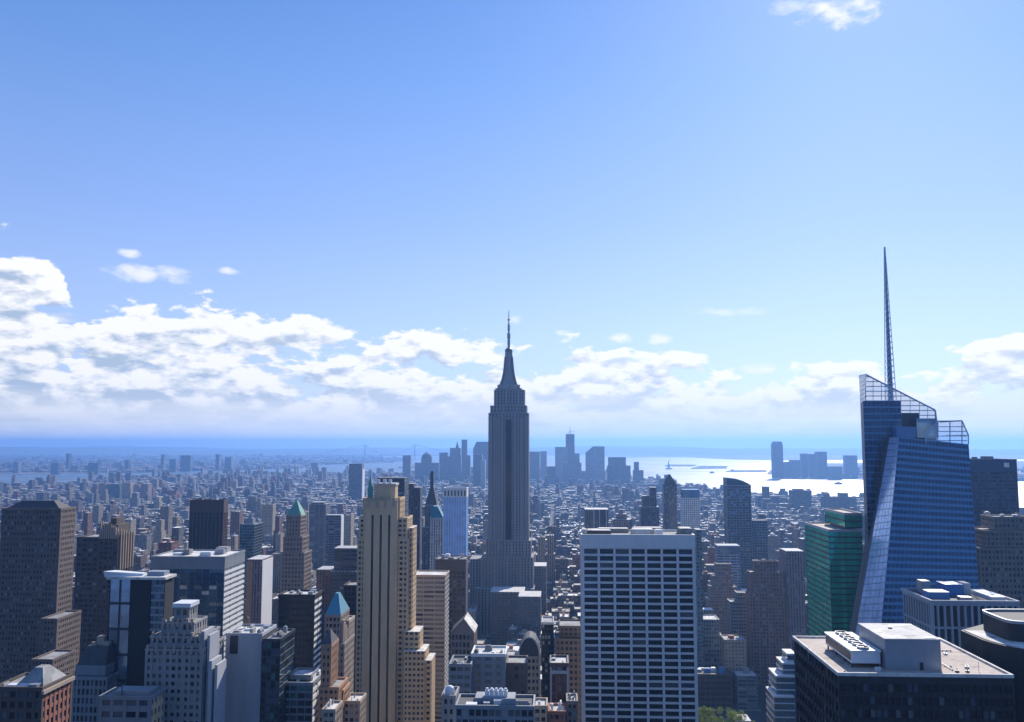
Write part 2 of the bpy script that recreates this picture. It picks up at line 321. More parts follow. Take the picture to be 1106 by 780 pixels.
# ------------------------------------------------------------------ facades
def zcut(x, y): return Z(500, 800, y)
def facade(wall, wins, O, u, n, L, z0, z1, bay=3.2, fl=3.7, pw=.9, sh=.42, dep=.5, style='pier', c=None, sp_mat=None, wall_mat=None, wide_every=0):
    c = pw if c is None else c
    nb = max(1, round(L/bay)); b = L/nb
    Yd = O[1]; zc = max(z0, Z(500, 800, Yd)-fl)
    if z1-z0 < fl*.8: 
        wall.fbox(O, u, n, c, L-c, z0, z1, -dep, 0); return
    nf = max(1, round((z1-zc)/fl)); h = (z1-zc)/nf
    pd, sd_ = (0, -.12) if style == 'pier' else (-.12, 0)
    if wall_mat: wall.mat(wall_mat)
    for k in range(1, nb):
        w = pw*(1.7 if wide_every and k % wide_every == 0 else 1)
        wall.fbox(O, u, n, k*b-w/2, k*b+w/2, z0, z1, -dep, pd)
    if sp_mat: wall.mat(sp_mat)
    if sh > 0:
        for k in range(nf):
            wall.fbox(O, u, n, c, L-c, zc+k*h, zc+k*h+sh*h, -dep-.01, sd_-.01)
    if wall_mat: wall.mat(wall_mat)
    q = lambda a, d, z: (O[0]+u[0]*a+n[0]*d, O[1]+u[1]*a+n[1]*d, z)
    d = -dep+.05
    for i in range(nb):
        ua = i*b + (pw/2 if i else c); ub = (i+1)*b - (pw/2 if i < nb-1 else c)
        for k in range(nf):
            za = zc+k*h+sh*h; zb = zc+(k+1)*h
            wins.append((q(ua, d, za), q(ub, d, za), q(ub, d, zb), q(ua, d, zb)))
def area(q):
    pts = [proj(p) for p in q]
    if any(p is None for p in pts): return 0
    c = (sum(p[0] for p in pts)/4, sum(p[1] for p in pts)/4)
    a = abs(sum(pts[i][0]*pts[(i+1) % 4][1]-pts[(i+1) % 4][0]*pts[i][1] for i in range(4)))/2
    if not (-2 < c[0] < 1108 and 0 < c[1] < 779): a *= .001
    return a
def put_windows(root, wins, mats, name='window', cap=100, pick=None):
    if not wins: return
    seq = [(area(q), i) for i, q in enumerate(wins)]; seq.sort(key=lambda t: (-round(t[0], 2), t[1]))
    names, wts = zip(*mats)
    rest = MB()
    for r, (a, i) in enumerate(seq):
        mt = pick(wins[i]) if pick else random.choices(names, wts)[0]
        if r < cap and a > .05:
            b = MB(); b.mat(mt); b.face(wins[i]); b.build(name, root)
        else: rest.mat(mt); rest.face(wins[i])
    if rest.f:
        o = rest.build(name, root); o['kind'] = 'stuff'
DEFW = [('win', 6), ('win2', 2), ('blind', .8), ('blind2', 2)]
def tier_boxes(Y, D, tiers):
    out = []; prev = 0
    for t in tiers:
        x0, x1, yt = t[:3]; dy = t[3] if len(t) > 3 and t[3] is not None else 0
        DD = t[4] if len(t) > 4 and t[4] is not None else D-2*dy
        base = t[5] if len(t) > 5 and t[5] is not None else prev
        yy = Y+dy
        xa = X(x0, yt, yy); xb = X(x1, yt, yy); z = Z((x0+x1)/2, yt, yy)
        if base > z-1: base = 0
        out.append((xa, xb, yy, yy+DD, base, z)); prev = z
    return out
def tower(name, label, cat, Y, D, tiers, wall='stone', wins=DEFW, roof='roof_grey', par=1.6, short=None, bay=3.2, fl=3.7, pw=.9, sh=.42, dep=.5,
          style='pier', sp_mat=None, side=None, blank=(), group=None, parapet_mat=None, cap=100, faces='fs', wide_every=0, solid=0):
    tb = tier_boxes(Y, D, tiers); note(tb, short)
    b0 = tb[0]
    root = thing(name, label, cat, ((b0[0]+b0[1])/2, (b0[2]+b0[3])/2, 0), group)
    wl = MB(); wl.mat(wall); ww = []
    for ti, (x0, x1, y0, y1, z0, z1) in enumerate(tb):
        c = min(pw, (x1-x0)*.2)
        zt = z1-par
        wl.mat(wall)
        wl.box(x0+dep, x1-dep, y0+dep, y1-dep, z0, zt-.02)
        for (a, b) in ((x0, y0), (x1-c, y0), (x0, y1-c), (x1-c, y1-c)): wl.box(a, a+c, b, b+c, z0, zt)
        zs = zt-solid
        if solid:
            for O, u, n, L in (((x0, y0), (1, 0), (0, -1), x1-x0), ((x1, y0), (0, 1), (1, 0), y1-y0), ((x0, y1), (0, -1), (-1, 0), y1-y0)):
                wl.fbox(O, u, n, c, L-c, zs, zt, -dep, -.03)
        kw = dict(bay=bay, fl=fl, pw=pw, sh=sh, dep=dep, style=style, c=c, sp_mat=sp_mat, wall_mat=wall, wide_every=wide_every)
        ks = dict(kw)
        if side: ks.update(side)
        if ti in blank: wl.fbox((x0, y0), (1, 0), (0, -1), c, x1-x0-c, z0, zt, -dep, -.02)
        else: facade(wl, ww, (x0, y0), (1, 0), (0, -1), x1-x0, z0, zs, **kw)
        if (x0+x1)/2 < 0:
            facade(wl, ww, (x1, y0), (0, 1), (1, 0), y1-y0, z0, zs, **ks)
            wl.mat(wall); wl.fbox((x0, y1), (0, -1), (-1, 0), c, y1-y0-c, z0, zt, -dep, -.02)
        else:
            facade(wl, ww, (x0, y1), (0, -1), (-1, 0), y1-y0, z0, zs, **ks)
            wl.mat(wall); wl.fbox((x1, y0), (0, 1), (1, 0), c, y1-y0-c, z0, zt, -dep, -.02)
        wl.mat(wall); wl.fbox((x1, y1), (-1, 0), (0, 1), c, x1-x0-c, z0, zt, -dep, -.02)
    wl.build('wall', root)
    for (x0, x1, y0, y1, z0, z1) in tb:
        rf = MB(); rf.mat(roof); pp = MB(); pp.mat(parapet_mat or wall)
        t = .6; e = .15
        zt = z1-par
        pp.box(x0-e, x1+e, y0-e, y0+t, zt, z1, True); pp.box(x0-e, x1+e, y1-t, y1+e, zt, z1, True)
        pp.box(x0-e, x0+t, y0+t, y1-t, zt, z1, True); pp.box(x1-t, x1+e, y0+t, y1-t, zt, z1, True)
        rf.box(x0+t, x1-t, y0+t, y1-t, zt, z1-min(par*.6, 1.1), True)
        rf.build('roof', root); pp.build('parapet', root)
    put_windows(root, ww, wins, cap=cap)
    return root, tb
def simple(name, label, cat, Y, D, tiers, tone, mat='city', roof=(.4, .4, .4), short=None, group=None, topper=None, tonly=False):
    tb = tier_boxes(Y, D, tiers); note(tb, short)
    b0 = tb[0]
    root = thing(name, label, cat, ((b0[0]+b0[1])/2, (b0[2]+b0[3])/2, 0), group)
    wl = MB(); wl.mat(mat); wl.tone = tone
    for (x0, x1, y0, y1, z0, z1) in tb:
        wl.box(x0, x1, y0, y1, z0, z1, top=False)
        rf = MB(); rf.mat('city'); rf.tone = roof; rf.box(x0-.2, x1+.2, y0-.2, y1+.2, z1, z1+.8, True); rf.build('roof', root)
    wl.build('wall', root)
    if topper:
        for (nm, fn) in topper:
            q = MB(); fn(q, tb[-1]); q.build(nm, root)
    return root, tb
def clutter(root, b, n=6, seed=1, mats=('grey_metal', 'white_metal', 'roof_grey'), tank=0, hmax=4.5, ymin=.1, ymax=.9):
    rnd = random.Random(seed); x0, x1, y0, y1, z0, z1 = b; z = z1-1.0 if True else z1
    w, d = x1-x0, y1-y0; used = []
    for k in range(n):
        for _ in range(20):
            bw = rnd.uniform(.06, .22)*w; bd = rnd.uniform(.08, .25)*d
            cx = x0+rnd.uniform(.12, .88)*w; cyy = y0+rnd.uniform(ymin, ymax)*d
            cx = min(max(cx, x0+bw/2+1), x1-bw/2-1); cyy = min(max(cyy, y0+bd/2+1), y1-bd/2-1)
            if all(abs(cx-a) > (bw+c)/2+.4 or abs(cyy-bb) > (bd+dd)/2+.4 for a, bb, c, dd in used): break
        else: continue
        used.append((cx, cyy, bw, bd)); h = rnd.uniform(.35, 1)*hmax
        q = MB(); q.mat(rnd.choice(mats))
        if tank > 0:
            tank -= 1; r = min(bw, bd, 5)*.5; r = max(r, 1.3); q.mat('water_tank')
            for a in (-.6, .6):
                for bb in (-.6, .6): q.bar((cx+a*r, cyy+bb*r, z), (cx+a*r, cyy+bb*r, z+2.2), .15)
            q.cyl(cx, cyy, z+2.2, z+2.2+r*2, r, n=12); q.cyl(cx, cyy, z+2.2+r*2, z+2.2+r*2.9, r*1.05, .1, n=12); q.build('water_tank', root)
        else:
            q.box(cx-bw/2, cx+bw/2, cyy-bd/2, cyy+bd/2, z-.05, z+h)
            if rnd.random() < .6: q.box(cx-bw/2+.5, cx+bw/2-.5, cyy-bd/2+.5, cyy+bd/2-.5, z+h, z+h+.5)
            q.build('roof_plant', root)
# ================================================================== setting
def sheet(name, pts, z0, z1, mat):
    q = MB(); q.mat(mat)
    a = sum(pts[i][0]*pts[(i+1) % len(pts)][1]-pts[(i+1) % len(pts)][0]*pts[i][1] for i in range(len(pts)))
    if a < 0: pts = pts[::-1]
    q.prism(pts, z0, z1)
    return struct(q.build(name))
def water_mat():
    m, N, L, b = nodes('bay_water')
    b.inputs['Base Color'].default_value = (.03, .07, .10, 1); b.inputs['Roughness'].default_value = .36; b.inputs['Specular IOR Level'].default_value = 1.0
    b.inputs['IOR'].default_value = 1.45
    g = N.new('ShaderNodeNewGeometry'); mp = N.new('ShaderNodeMapping'); mp.inputs['Scale'].default_value = (.0009, .0042, 1); L.new(g.outputs['Position'], mp.inputs[0])
    t = N.new('ShaderNodeTexNoise'); t.inputs['Scale'].default_value = 1; t.inputs['Detail'].default_value = 5; L.new(mp.outputs[0], t.inputs[0])
    r = N.new('ShaderNodeMapRange'); L.new(t.outputs[0], r.inputs[0]); r.inputs[1].default_value = .36; r.inputs[2].default_value = .56; r.inputs[3].default_value = .27; r.inputs[4].default_value = .52; L.new(r.outputs[0], b.inputs['Roughness'])
    t2 = N.new('ShaderNodeTexNoise'); t2.inputs['Scale'].default_value = .02; t2.inputs['Detail'].default_value = 5; L.new(g.outputs['Position'], t2.inputs[0])
    bu = N.new('ShaderNodeBump'); bu.inputs['Strength'].default_value = .5; bu.inputs['Distance'].default_value = 3; L.new(t2.outputs[0], bu.inputs['Height']); L.new(bu.outputs[0], b.inputs['Normal'])
    return m
M['water'] = water_mat()
def land_mat():
    m, N, L, b = nodes('city_ground')
    g = N.new('ShaderNodeNewGeometry')
    t = N.new('ShaderNodeTexVoronoi'); t.inputs['Scale'].default_value = .012; L.new(g.outputs['Position'], t.inputs['Vector'])
    n = N.new('ShaderNodeTexNoise'); n.inputs['Scale'].default_value = .0011; n.inputs['Detail'].default_value = 6; L.new(g.outputs['Position'], n.inputs['Vector'])
    r = N.new('ShaderNodeValToRGB'); L.new(t.outputs['Color'], r.inputs[0])
    e = r.color_ramp.elements; e[0].color = (.045, .05, .055, 1); e[1].color = (.2, .19, .18, 1); e.new(.6).color = (.09, .09, .09, 1)
    gr = N.new('ShaderNodeMapRange'); L.new(n.outputs[0], gr.inputs[0]); gr.inputs[1].default_value = .55; gr.inputs[2].default_value = .62
    mx = N.new('ShaderNodeMix'); mx.data_type = 'RGBA'; L.new(gr.outputs[0], mx.inputs[0]); L.new(r.outputs[0], mx.inputs[6]); mx.inputs[7].default_value = (.035, .06, .03, 1)
    L.new(mx.outputs[2], b.inputs['Base Color']); b.inputs['Roughness'].default_value = .9
    return m
M['land'] = land_mat(); M['asphalt'] = stone('asphalt', (.05, .05, .052), .9, .2, .05, .15); M['pave'] = stone('pavement_slabs', (.22, .21, .2), .9, .2, .1, .15)
M['hill'] = stone('wooded_hill', (.05, .07, .04), .95, .3, .0005, .2)
sheet('water', [(-60000, -800), (60000, -800), (60000, 60000), (-60000, 60000)], -6, -2, 'water')
# shores, given as points of the photograph laid back on the ground plane
manh = [(2600, -700), G(1300, 600), G(1106, 553), G(1010, 544), G(927, 540), G(840, 535), G(780, 530), G(745, 525), G(705, 518), G(685, 514), G(640, 511), G(560, 510), G(480, 511), G(430, 512.5), G(340, 511), G(200, 514.5), G(110, 518), G(65, 523.5), G(0, 526), (-7000, 5000), (-7000, -700)]
sheet('ground', manh, -2.6, 0, 'asphalt')
brook = [(-30000, 8200), G(-60, 513), G(60, 512), G(150, 510.2), G(250, 507.8), G(335, 505.5), G(345, 502), G(415, 500), G(445, 497.3), G(425, 494.5), G(390, 492.5), (-4500, 24000), (-30000, 24000)]
sheet('far_shore', brook, -2.6, .2, 'land')
nj = [G(828, 512), G(850, 514), G(880, 516), G(940, 518.5), (12000, 5600), (22000, 9000), (22000, 14000), G(1010, 498), G(925, 500), G(870, 500.5), G(845, 501.5), G(834, 506)]
sheet('west_shore', nj, -2.6, .2, 'land')
sheet('island', [G(718, 503.5), G(748, 503.6), G(752, 502.4), G(722, 502)], -2.6, 3, 'hill')
sheet('island', [G(746, 506.2), G(784, 506), G(786, 503.8), G(756, 503.5)], -2.6, 4, 'hill')
sheet('island', [G(784, 509.6), G(828, 509.5), G(828, 508), G(790, 508.2)], -2.6, 4, 'land')
sheet('island', [G(430, 505.5), G(482, 505), G(480, 502), G(440, 502.4)], -2.6, 6, 'hill')
sheet('far_land', [G(640, 493.6), G(740, 493.8), G(790, 496.3), G(850, 497.3), G(1010, 496), (26000, 15500), (30000, 30000), G(640, 488)], -2.6, .3, 'land')
def hills():
    q = MB(); q.mat('hill'); rnd = random.Random(4)
    for (Y0, base, amp, x0, x1) in ((21500, 135, 60, -34000, 34000), (27500, 150, 75, -40000, 40000)):
        n = 170; rings = []
        hs = []
        for i in range(n+1):
            t = i/n; x = x0+(x1-x0)*t
            h = base+amp*(math.sin(x/3100+1)+.6*math.sin(x/1300)+.3*math.sin(x/520))*.5+rnd.uniform(-5, 5)
            hs.append((x, h))
        for k, (dy, fr) in enumerate(((0, -.02), (900, .5), (1900, .85), (2800, 1), (4200, .6), (6000, -.02))):
            rings.append([(x, Y0+dy, h*fr) for x, h in hs])
        i0 = len(q.v)
        for r in rings: q.v += r
        m_ = n+1
        for a in range(len(rings)-1):
            for k in range(n): q.f.append((i0+a*m_+k, i0+a*m_+k+1, i0+(a+1)*m_+k+1, i0+(a+1)*m_+k)); q.m.append(q.cur); q.c.append(q.tone)
    struct(q.build('hills'))
hills()
# ================================================================== haze
def haze():
    q = MB(); q.box(-48000, 48000, -400, 46000, -7, 470, bottom=True)
    m = bpy.data.materials.new('haze_air'); m.use_nodes = True; N = m.node_tree.nodes; L = m.node_tree.links; N.clear()
    o = N.new('ShaderNodeOutputMaterial'); v = N.new('ShaderNodeVolumePrincipled')
    v.inputs['Color'].default_value = HAZE_COL; v.inputs['Density'].default_value = HAZE_D; v.inputs['Anisotropy'].default_value = 0.5
    L.new(v.outputs[0], o.inputs['Volume']); M['haze'] = m; q.mats = []; q.mat('haze')
    h = q.build('haze'); h['kind'] = 'stuff'
HAZE_COL = (.22, .44, .90, 1); HAZE_D = 0.64e-4
haze()
# ================================================================== named buildings
S_ = stone
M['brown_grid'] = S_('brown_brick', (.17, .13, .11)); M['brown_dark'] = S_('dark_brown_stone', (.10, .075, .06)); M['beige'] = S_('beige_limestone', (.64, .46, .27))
M['grey_stone'] = S_('grey_stone', (.30, .29, .28)); M['pale_concrete'] = S_('pale_concrete', (.42, .43, .45)); M['black_clad'] = S_('black_cladding', (.018, .02, .024), .75)
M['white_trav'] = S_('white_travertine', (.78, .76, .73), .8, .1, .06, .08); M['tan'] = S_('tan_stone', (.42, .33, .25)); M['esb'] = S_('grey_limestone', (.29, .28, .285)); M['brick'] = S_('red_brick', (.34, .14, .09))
M['pier_brown'] = S_('pinkish_brown_brick', (.27, .17, .14)); M['orange'] = S_('orange_brick', (.45, .25, .14)); M['grey_clad'] = S_('grey_cladding', (.24, .26, .28), .6); M['blue_panel'] = S_('blue_panel', (.06, .2, .45), .4); M['warm_grey'] = S_('warm_grey_brick', (.26, .21, .18))
M['steel'] = metal('dull_steel_spandrel', (.16, .15, .15), .5, .3); M['green_glass'] = glass('green_glass', (.01, .60, .38), .1, .5); M['bronze'] = S_('bronze_panel', (.08, .06, .05), .5)
M['gpanel'] = glass('blue_grey_glass_panel', (.16, .24, .33), .12, .8); M['gpale'] = glass('pale_glass_panel', (.45, .55, .66), .15, .8); M['gdeep'] = glass('deep_blue_glass', (.03, .09, .19), .07, .75)
# ---- left edge tower
r, tb = tower('office_tower', 'tall brown brick tower with hipped roof and sunlit side at the left edge', 'skyscraper', 560, 20,
      [(34, 57, 712, -55, 24, 0), (44, 62, 668, -30, 27, 0), (2, 66, 549, 0, 18, 0)], wall='brown_grid', bay=2.1, fl=3.5, pw=1.1, sh=.5, dep=.35, short='the brown tower at the left edge', wins=[('win', 5), ('blind', 1.3), ('blind2', 2)], style='band')
x0, x1, y0, y1, z0, z1 = tb[-1]
q = MB(); q.mat('roof_dark'); q.loft([[(x0+1, y0+1, z1-1), (x1-1, y0+1, z1-1), (x1-1, y1-1, z1-1), (x0+1, y1-1, z1-1)], [(x0+9, y0+7, z1+4.5), (x1-9, y0+7, z1+4.5), (x1-9, y1-7, z1+4.5), (x0+9, y1-7, z1+4.5)]]); q.build('hipped_roof', r)
# ---- brown gothic crowned tower
r, tb = tower('gothic_tower', 'dark brown tower crowned with pale pointed finials right of the left edge tower', 'skyscraper', 700, 30,
      [(80, 128, 640), (83, 107, 580), (107, 128, 578, -.5, 26, 0)], wall='brown_dark', bay=4.2, fl=3.8, pw=1.3, sh=.45, dep=.6, short='the finial crowned tower', side=dict(bay=3, pw=1.2))
x0, x1, y0, y1, z0, z1 = tb[-1]
q = MB(); q.mat('brown_dark'); q.box(x0+3, x1-2, y0+3, y1-4, z1-1.5, z1+8); q.box(x0+6, x1-5, y0+6, y1-8, z1+8, z1+13); q.build('crown', r)
for k in range(9):
    f = k/8; q = MB(); q.mat('tan'); xx = x0+1+(x1-x0-2)*f; hh = 13-6*f
    q.box(xx-.55, xx+.55, y0-.2, y0+.9, z1-3, z1+hh-3); q.pyramid(xx-.55, xx+.55, y0-.2, y0+.9, z1+hh-3, z1+hh); q.build('finial', r)
for k in range(6):
    q = MB(); q.mat('tan'); yy = y0+3+k*4.2; q.box(x1-.2, x1+.9, yy, yy+1.1, z1-28, z1+3-k*.8); q.pyramid(x1-.2, x1+.9, yy, yy+1.1, z1+3-k*.8, z1+5.5-k*.8); q.build('finial', r)
# ---- glass tower with black recess
def split_tower():
    Y = 430; xs = [X(118, 620, Y), X(142, 620, Y), X(163, 620, Y), X(178, 620, Y)]; z = Z(140, 624, Y); D = 11
    r = thing('glass_tower', 'narrow glass tower with pale mirrored bay beside a plain black shaft', 'skyscraper', ((xs[0]+xs[3])/2, Y+D/2, 0))
    note([(xs[0], xs[3], Y, Y+D, 0, z)], 'the mirrored tower with a black shaft')
    q = MB(); q.mat('black_clad'); q.box(xs[0], xs[3], Y+.8, Y+D, 0, z-.8); q.box(xs[1]+.4, xs[2], Y, Y+.8, 0, z-.8); q.build('wall', r)
    q = MB(); q.mat('grey_clad'); ww = []
    facade(q, ww, (xs[2]+.02, Y+.2), (1, 0), (0, -1), xs[3]-xs[2], 0, z-.8, bay=2.3, fl=3.6, pw=.3, sh=.3, dep=.5, style='band'); q.build('side_bay', r)
    w2 = []; q = MB(); q.mat('dark_metal')
    facade(q, w2, (xs[0], Y+.2), (1, 0), (0, -1), xs[1]-xs[0], 0, z-.8, bay=5.3, fl=12, pw=.7, sh=.10, dep=.5); q.build('glass_bay_frame', r)
    q = MB(); q.mat('grey_clad'); L_ = D; facade(q, ww, (xs[3], Y+.8), (0, 1), (1, 0), D-.8, 0, z-.9, bay=2.6, fl=3.6, pw=.4, sh=.35, dep=.4, style='band'); q.build('west_wall', r)
    put_windows(r, w2, [('gpale', 3), ('gpanel', 2)], cap=40); put_windows(r, ww, [('mirror_teal', 1), ('gpanel', 2), ('win2', 2)], name='window', cap=60)
    q = MB(); q.mat('roof_pale')
    a = z-.8
    q.box(xs[0]-1, xs[3]+1, Y-1, Y+D+.5, a, a+1.2, True); q.build('roof', r)
    q = MB(); q.mat('white_metal'); q.loft([[(xs[0]-1.5, Y-1.5, a+1.2), (xs[1]+4, Y+3, a+1.2), (xs[1]+4, Y+8, a+1.2), (xs[0]-1.5, Y+10, a+1.2)], [(xs[0]-2, Y-2, a+4), (xs[1]+4, Y+4, a+2.2), (xs[1]+4, Y+8, a+2.2), (xs[0]-2, Y+10, a+3)]]); q.build('canopy', r)
    q = MB(); q.mat('grey_metal'); q.box(xs[1]+6, xs[3]-2, Y+4, Y+D-1, a+1.2, a+3.2); q.build('roof_plant', r)
split_tower()
# ---- striped building
r, tb = tower('office_block', 'wide glass office block with bright striped sunlit side and pale roof', 'office block', 640, 42,
      [(163, 243, 601)], wall='grey_clad', sp_mat='gdeep', roof='roof_pale', bay=5.4, fl=3.9, pw=.35, sh=.34, dep=.45, style='band', solid=7.5,
      side=dict(bay=14, pw=.3, sh=.5, sp_mat='white_trav', dep=.8), wins=[('gdeep', 6), ('gpanel', 2), ('gpale', .7)], short='the block with the striped side')  # side spandrels coloured white to imitate sun on that face
clutter(r, tb[0], 7, 5, hmax=4, ymin=.3)
# ---- dark slab behind
def slab(name, label, cat, Y, D, tiers, wall, **k): return tower(name, label, cat, Y, D, tiers, wall=wall, **k)
M['maroon'] = S_('maroon_brown_brick', (.085, .05, .05))
r, tb = slab('office_tower', 'squat dark maroon tower with recessed window columns above the striped block', 'skyscraper', 1000, 14, [(205, 242, 540)], 'maroon', bay=4.5, fl=3.8, pw=1.7, sh=.2, dep=1.0, solid=13, sp_mat='black_clad', short='the dark maroon tower', wins=[('win', 1)])
clutter(r, tb[0], 4, 3, hmax=3)
def mast(q, b): 
    x0, x1, y0, y1, z0, z1 = b; cx = (x0+x1)/2; q.mat('grey_metal'); q.box(cx-6, cx+6, y0+4, y0+14, z1, z1+7); q.cyl(cx+1, y0+9, z1+7, z1+13, 3, 2); q.bar((cx+2, y0+9, z1+13), (cx+2, y0+9, z1+29), .5); q.bar((cx-5, y0+9, z1+7), (cx-5, y0+9, z1+15), .4)
r, tb = tower('glass_tower', 'small teal glass tower topped with a mast behind the striped side block', 'skyscraper', 1150, 32, [(259, 275, 566)], wall='grey_clad', bay=3.5, fl=3.8, pw=.25, sh=.15, dep=.3, wins=[('mirror_teal', 2), ('mirror_dark', 1), ('win', 1)], short='the teal glass tower')
q = MB(); mast(q, tb[0]); q.build('mast', r)
r, tb = simple('office_block', 'narrow block with an orange strip and a white sunlit side below the teal tower', 'office block', 900, 34, [(267, 283, 605)], (.30, .20, .2), 'cityv', (.5, .48, .46), short='the block under the teal tower')
q = MB(); q.mat('orange'); b = tb[0]; q.box(b[0]-.3, b[0]+6, b[2]-.5, b[2]+.2, b[4], b[5]-1); q.build('brick_pier', r)
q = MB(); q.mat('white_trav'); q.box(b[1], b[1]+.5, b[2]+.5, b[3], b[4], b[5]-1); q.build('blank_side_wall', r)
# ---- green pyramid tower
r, tb = tower('crowned_tower', 'stepped stone tower under a green copper pyramid roof', 'skyscraper', 800, 24,
      [(300, 332, 664, -2, 30), (304, 329, 597), (306, 327, 580, 1.5), (309, 325, 557, 3)], wall='warm_grey', bay=3, fl=3.7, pw=1.3, sh=.4, dep=.5, side=dict(bay=4), par=1.2, short='the green pyramid tower', wins=[('win', 5), ('blind2', 1)])
b = tb[-1]; q = MB(); q.mat('copper'); x0, x1, y0, y1, z0, z1 = b; 
q.pyramid(x0, x1, y0, y1, z1, z1+13, .12); q.build('pyramid_roof', r)
for (a, c) in ((x0, y0), (x1-2, y0), (x1-2, y1-2)):
    q = MB(); q.mat('tan'); q.box(a, a+2, c, c+2, z1-1, z1+1.5); q.pyramid(a, a+2, c, c+2, z1+1.5, z1+4); q.build('finial', r)
r, tb = simple('apartment_tower', 'blue grey slab with a white sunlit edge right of the green pyramid tower', 'tower', 1300, 16, [(352, 368, 557)], (.14, .17, .22), 'cityb', short='the slab with a white edge')
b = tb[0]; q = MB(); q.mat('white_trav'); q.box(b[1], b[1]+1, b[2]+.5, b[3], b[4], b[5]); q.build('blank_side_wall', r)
simple('apartment_tower', 'rounded hazy tower standing behind the green pyramid roof', 'tower', 1650, 30, [(334, 352, 545), (336, 350, 543, 2)], (.2, .19, .2), 'cityb')
# ---- black box
r, tb = tower('office_tower', 'plain black glass office box with a striped sunlit edge', 'office tower', 520, 17, [(301, 340, 642)], wall='black_clad', roof='roof_pale', bay=2.2, fl=3.7, pw=.25, sh=.35, dep=.25,
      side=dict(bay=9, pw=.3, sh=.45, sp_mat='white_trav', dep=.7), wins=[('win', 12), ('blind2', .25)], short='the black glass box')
clutter(r, tb[0], 5, 8, hmax=2.5)
# ---- blank grey
r, tb = tower('office_block', 'blank grey slab with one dark strip of louvres high on its left', 'office block', 430, 22, [(244, 283, 684)], wall='pale_concrete', blank=(0,), roof='roof_pale', bay=3, fl=3.6, pw=.5, sh=.3, dep=.4, short='the blank grey slab')
b = tb[0]; q = MB(); q.mat('dark_metal'); q.box(X(248.5, 695, 430), X(257, 695, 430), 429.7, 430.2, Z(250, 706, 430), Z(250, 686.5, 430), True)
q.build('louvre', r)
clutter(r, b, 7, 9, hmax=2.6, tank=1)
r, tb = tower('glass_tower', 'dark green glass block tucked right of the blank grey slab', 'office block', 428, 24, [(283.5, 303, 690)], wall='dark_metal', bay=2.4, fl=3.7, pw=.2, sh=.25, dep=.2, wins=[('win', 2), ('mirror_teal', 1), ('win2', 2)], style='band')
clutter(r, tb[0], 4, 19, hmax=3)
# ---- grey stepped stone
r, tb = tower('stepped_tower', 'grey stone tower stepping up to a boxy pale roof plant room', 'tower', 400, 26,
      [(157, 219, 701), (163, 218, 687, 2, 22), (174, 210, 672, 4, 15), (188, 205, 656, 7, 9)], wall='grey_stone', bay=3.1, fl=3.5, pw=1.2, sh=.5, dep=.5, short='the grey stepped tower', wins=[('win', 3), ('blind2', 2), ('blind', .6)], wide_every=3, par=1.0)
b = tb[0]
q = MB(); q.mat('pale_concrete')
for (px, py, Yy) in ((221, 682, 403), (229, 714, 401)):
    a = X(px, py, Yy); z = Z(px, py, Yy); q.box(a-1.6, a, Yy, Yy+12, 0, z); q.box(a+1, a+2.2, Yy+1, Yy+12, 0, z-2)
q.build('side_fins', r)
bb = tb[-1]; q = MB(); q.mat('white_metal'); q.box(bb[0]-.6, bb[1]+.6, bb[2]-.6, bb[3]+.6, bb[5], bb[5]+1.8, True); q.build('plant_room_cap', r)
for i, t in enumerate(tb[:3]):
    for k in range(7):
        xx = t[0]+1+(t[1]-t[0]-2)*k/6; q = MB(); q.mat('tan'); q.box(xx-.5, xx+.5, t[2]-.3, t[2]+.7, t[5]-2, t[5]+1.6); q.build('finial', r)
# ---- bottom left small buildings
r, tb = tower('mansard_building', 'dark masonry building with sloped dark mansard and pale roof ornaments at lower left', 'building', 420, 24, [(79, 116, 731), (82, 114, 719, 2, 20)], wall='grey_clad', bay=2.2, fl=3.9, pw=.8, sh=.35, dep=.5, short='the mansard building')
x0, x1, y0, y1, z0, z1 = tb[-1]
q = MB(); q.mat('roof_dark'); q.loft([[(x0, y0, z1-.5), (x1, y0, z1-.5), (x1, y1, z1-.5), (x0, y1, z1-.5)], [(x0+2.5, y0+5, z1+8), (x1-1.5, y0+5, z1+8), (x1-1.5, y1-3, z1+8), (x0+2.5, y1-3, z1+8)]]); q.build('mansard_roof', r)
q = MB(); q.mat('tan'); q.box(x0+6, x0+9.5, y0+7, y0+11, z1+8, z1+12); q.box(x0+4, x0+6, y0+6, y0+8, z1+8, z1+9.5); q.box(x1-5, x1-2, y0+6, y0+10, z1+8, z1+9.6); q.build('chimney', r)
r, tb = tower('brick_building', 'low dark building with red brick sunlit side in the bottom left corner', 'building', 330, 21, [(-8, 46, 742)], wall='brown_dark', bay=3, fl=4, pw=1.2, sh=.4, dep=.4, side=dict(bay=3, pw=1.3, wall_mat='brick'), short='the red sided brick building')
x0, x1, y0, y1, z0, z1 = tb[0]
q = MB(); q.mat('tan'); q.box(x1, x1+.9, y0-.5, y1, z1-2.6, z1-1.2, True); q.build('cornice', r)
q = MB(); q.mat('roof_grey'); q.pyramid(x0+7, x1-1.5, y0+3, y1-2, z1-.4, z1+5, .3); q.build('hipped_roof', r)
clutter(r, tb[0], 4, 77, hmax=2.5, ymin=.05, ymax=.2)
r, tb = tower('low_building', 'low grey flat topped building with sunlit right end at the bottom edge', 'building', 380, 14, [(107, 163, 752)], wall='grey_clad', bay=6, fl=5, pw=1.4, sh=.5, dep=.5, side=dict(wall_mat='beige', bay=4), roof='roof_grey', short='the low flat grey building')  # beige side puts the sunlit end into the colour; the front stays grey
q = MB(); q.mat('grey_metal'); b = tb[0]; q.box(b[0]+5, b[1]-2, b[2]+3, b[3]-3, b[5]-1, b[5]+1.4); q.build('skylight_ridge', r)
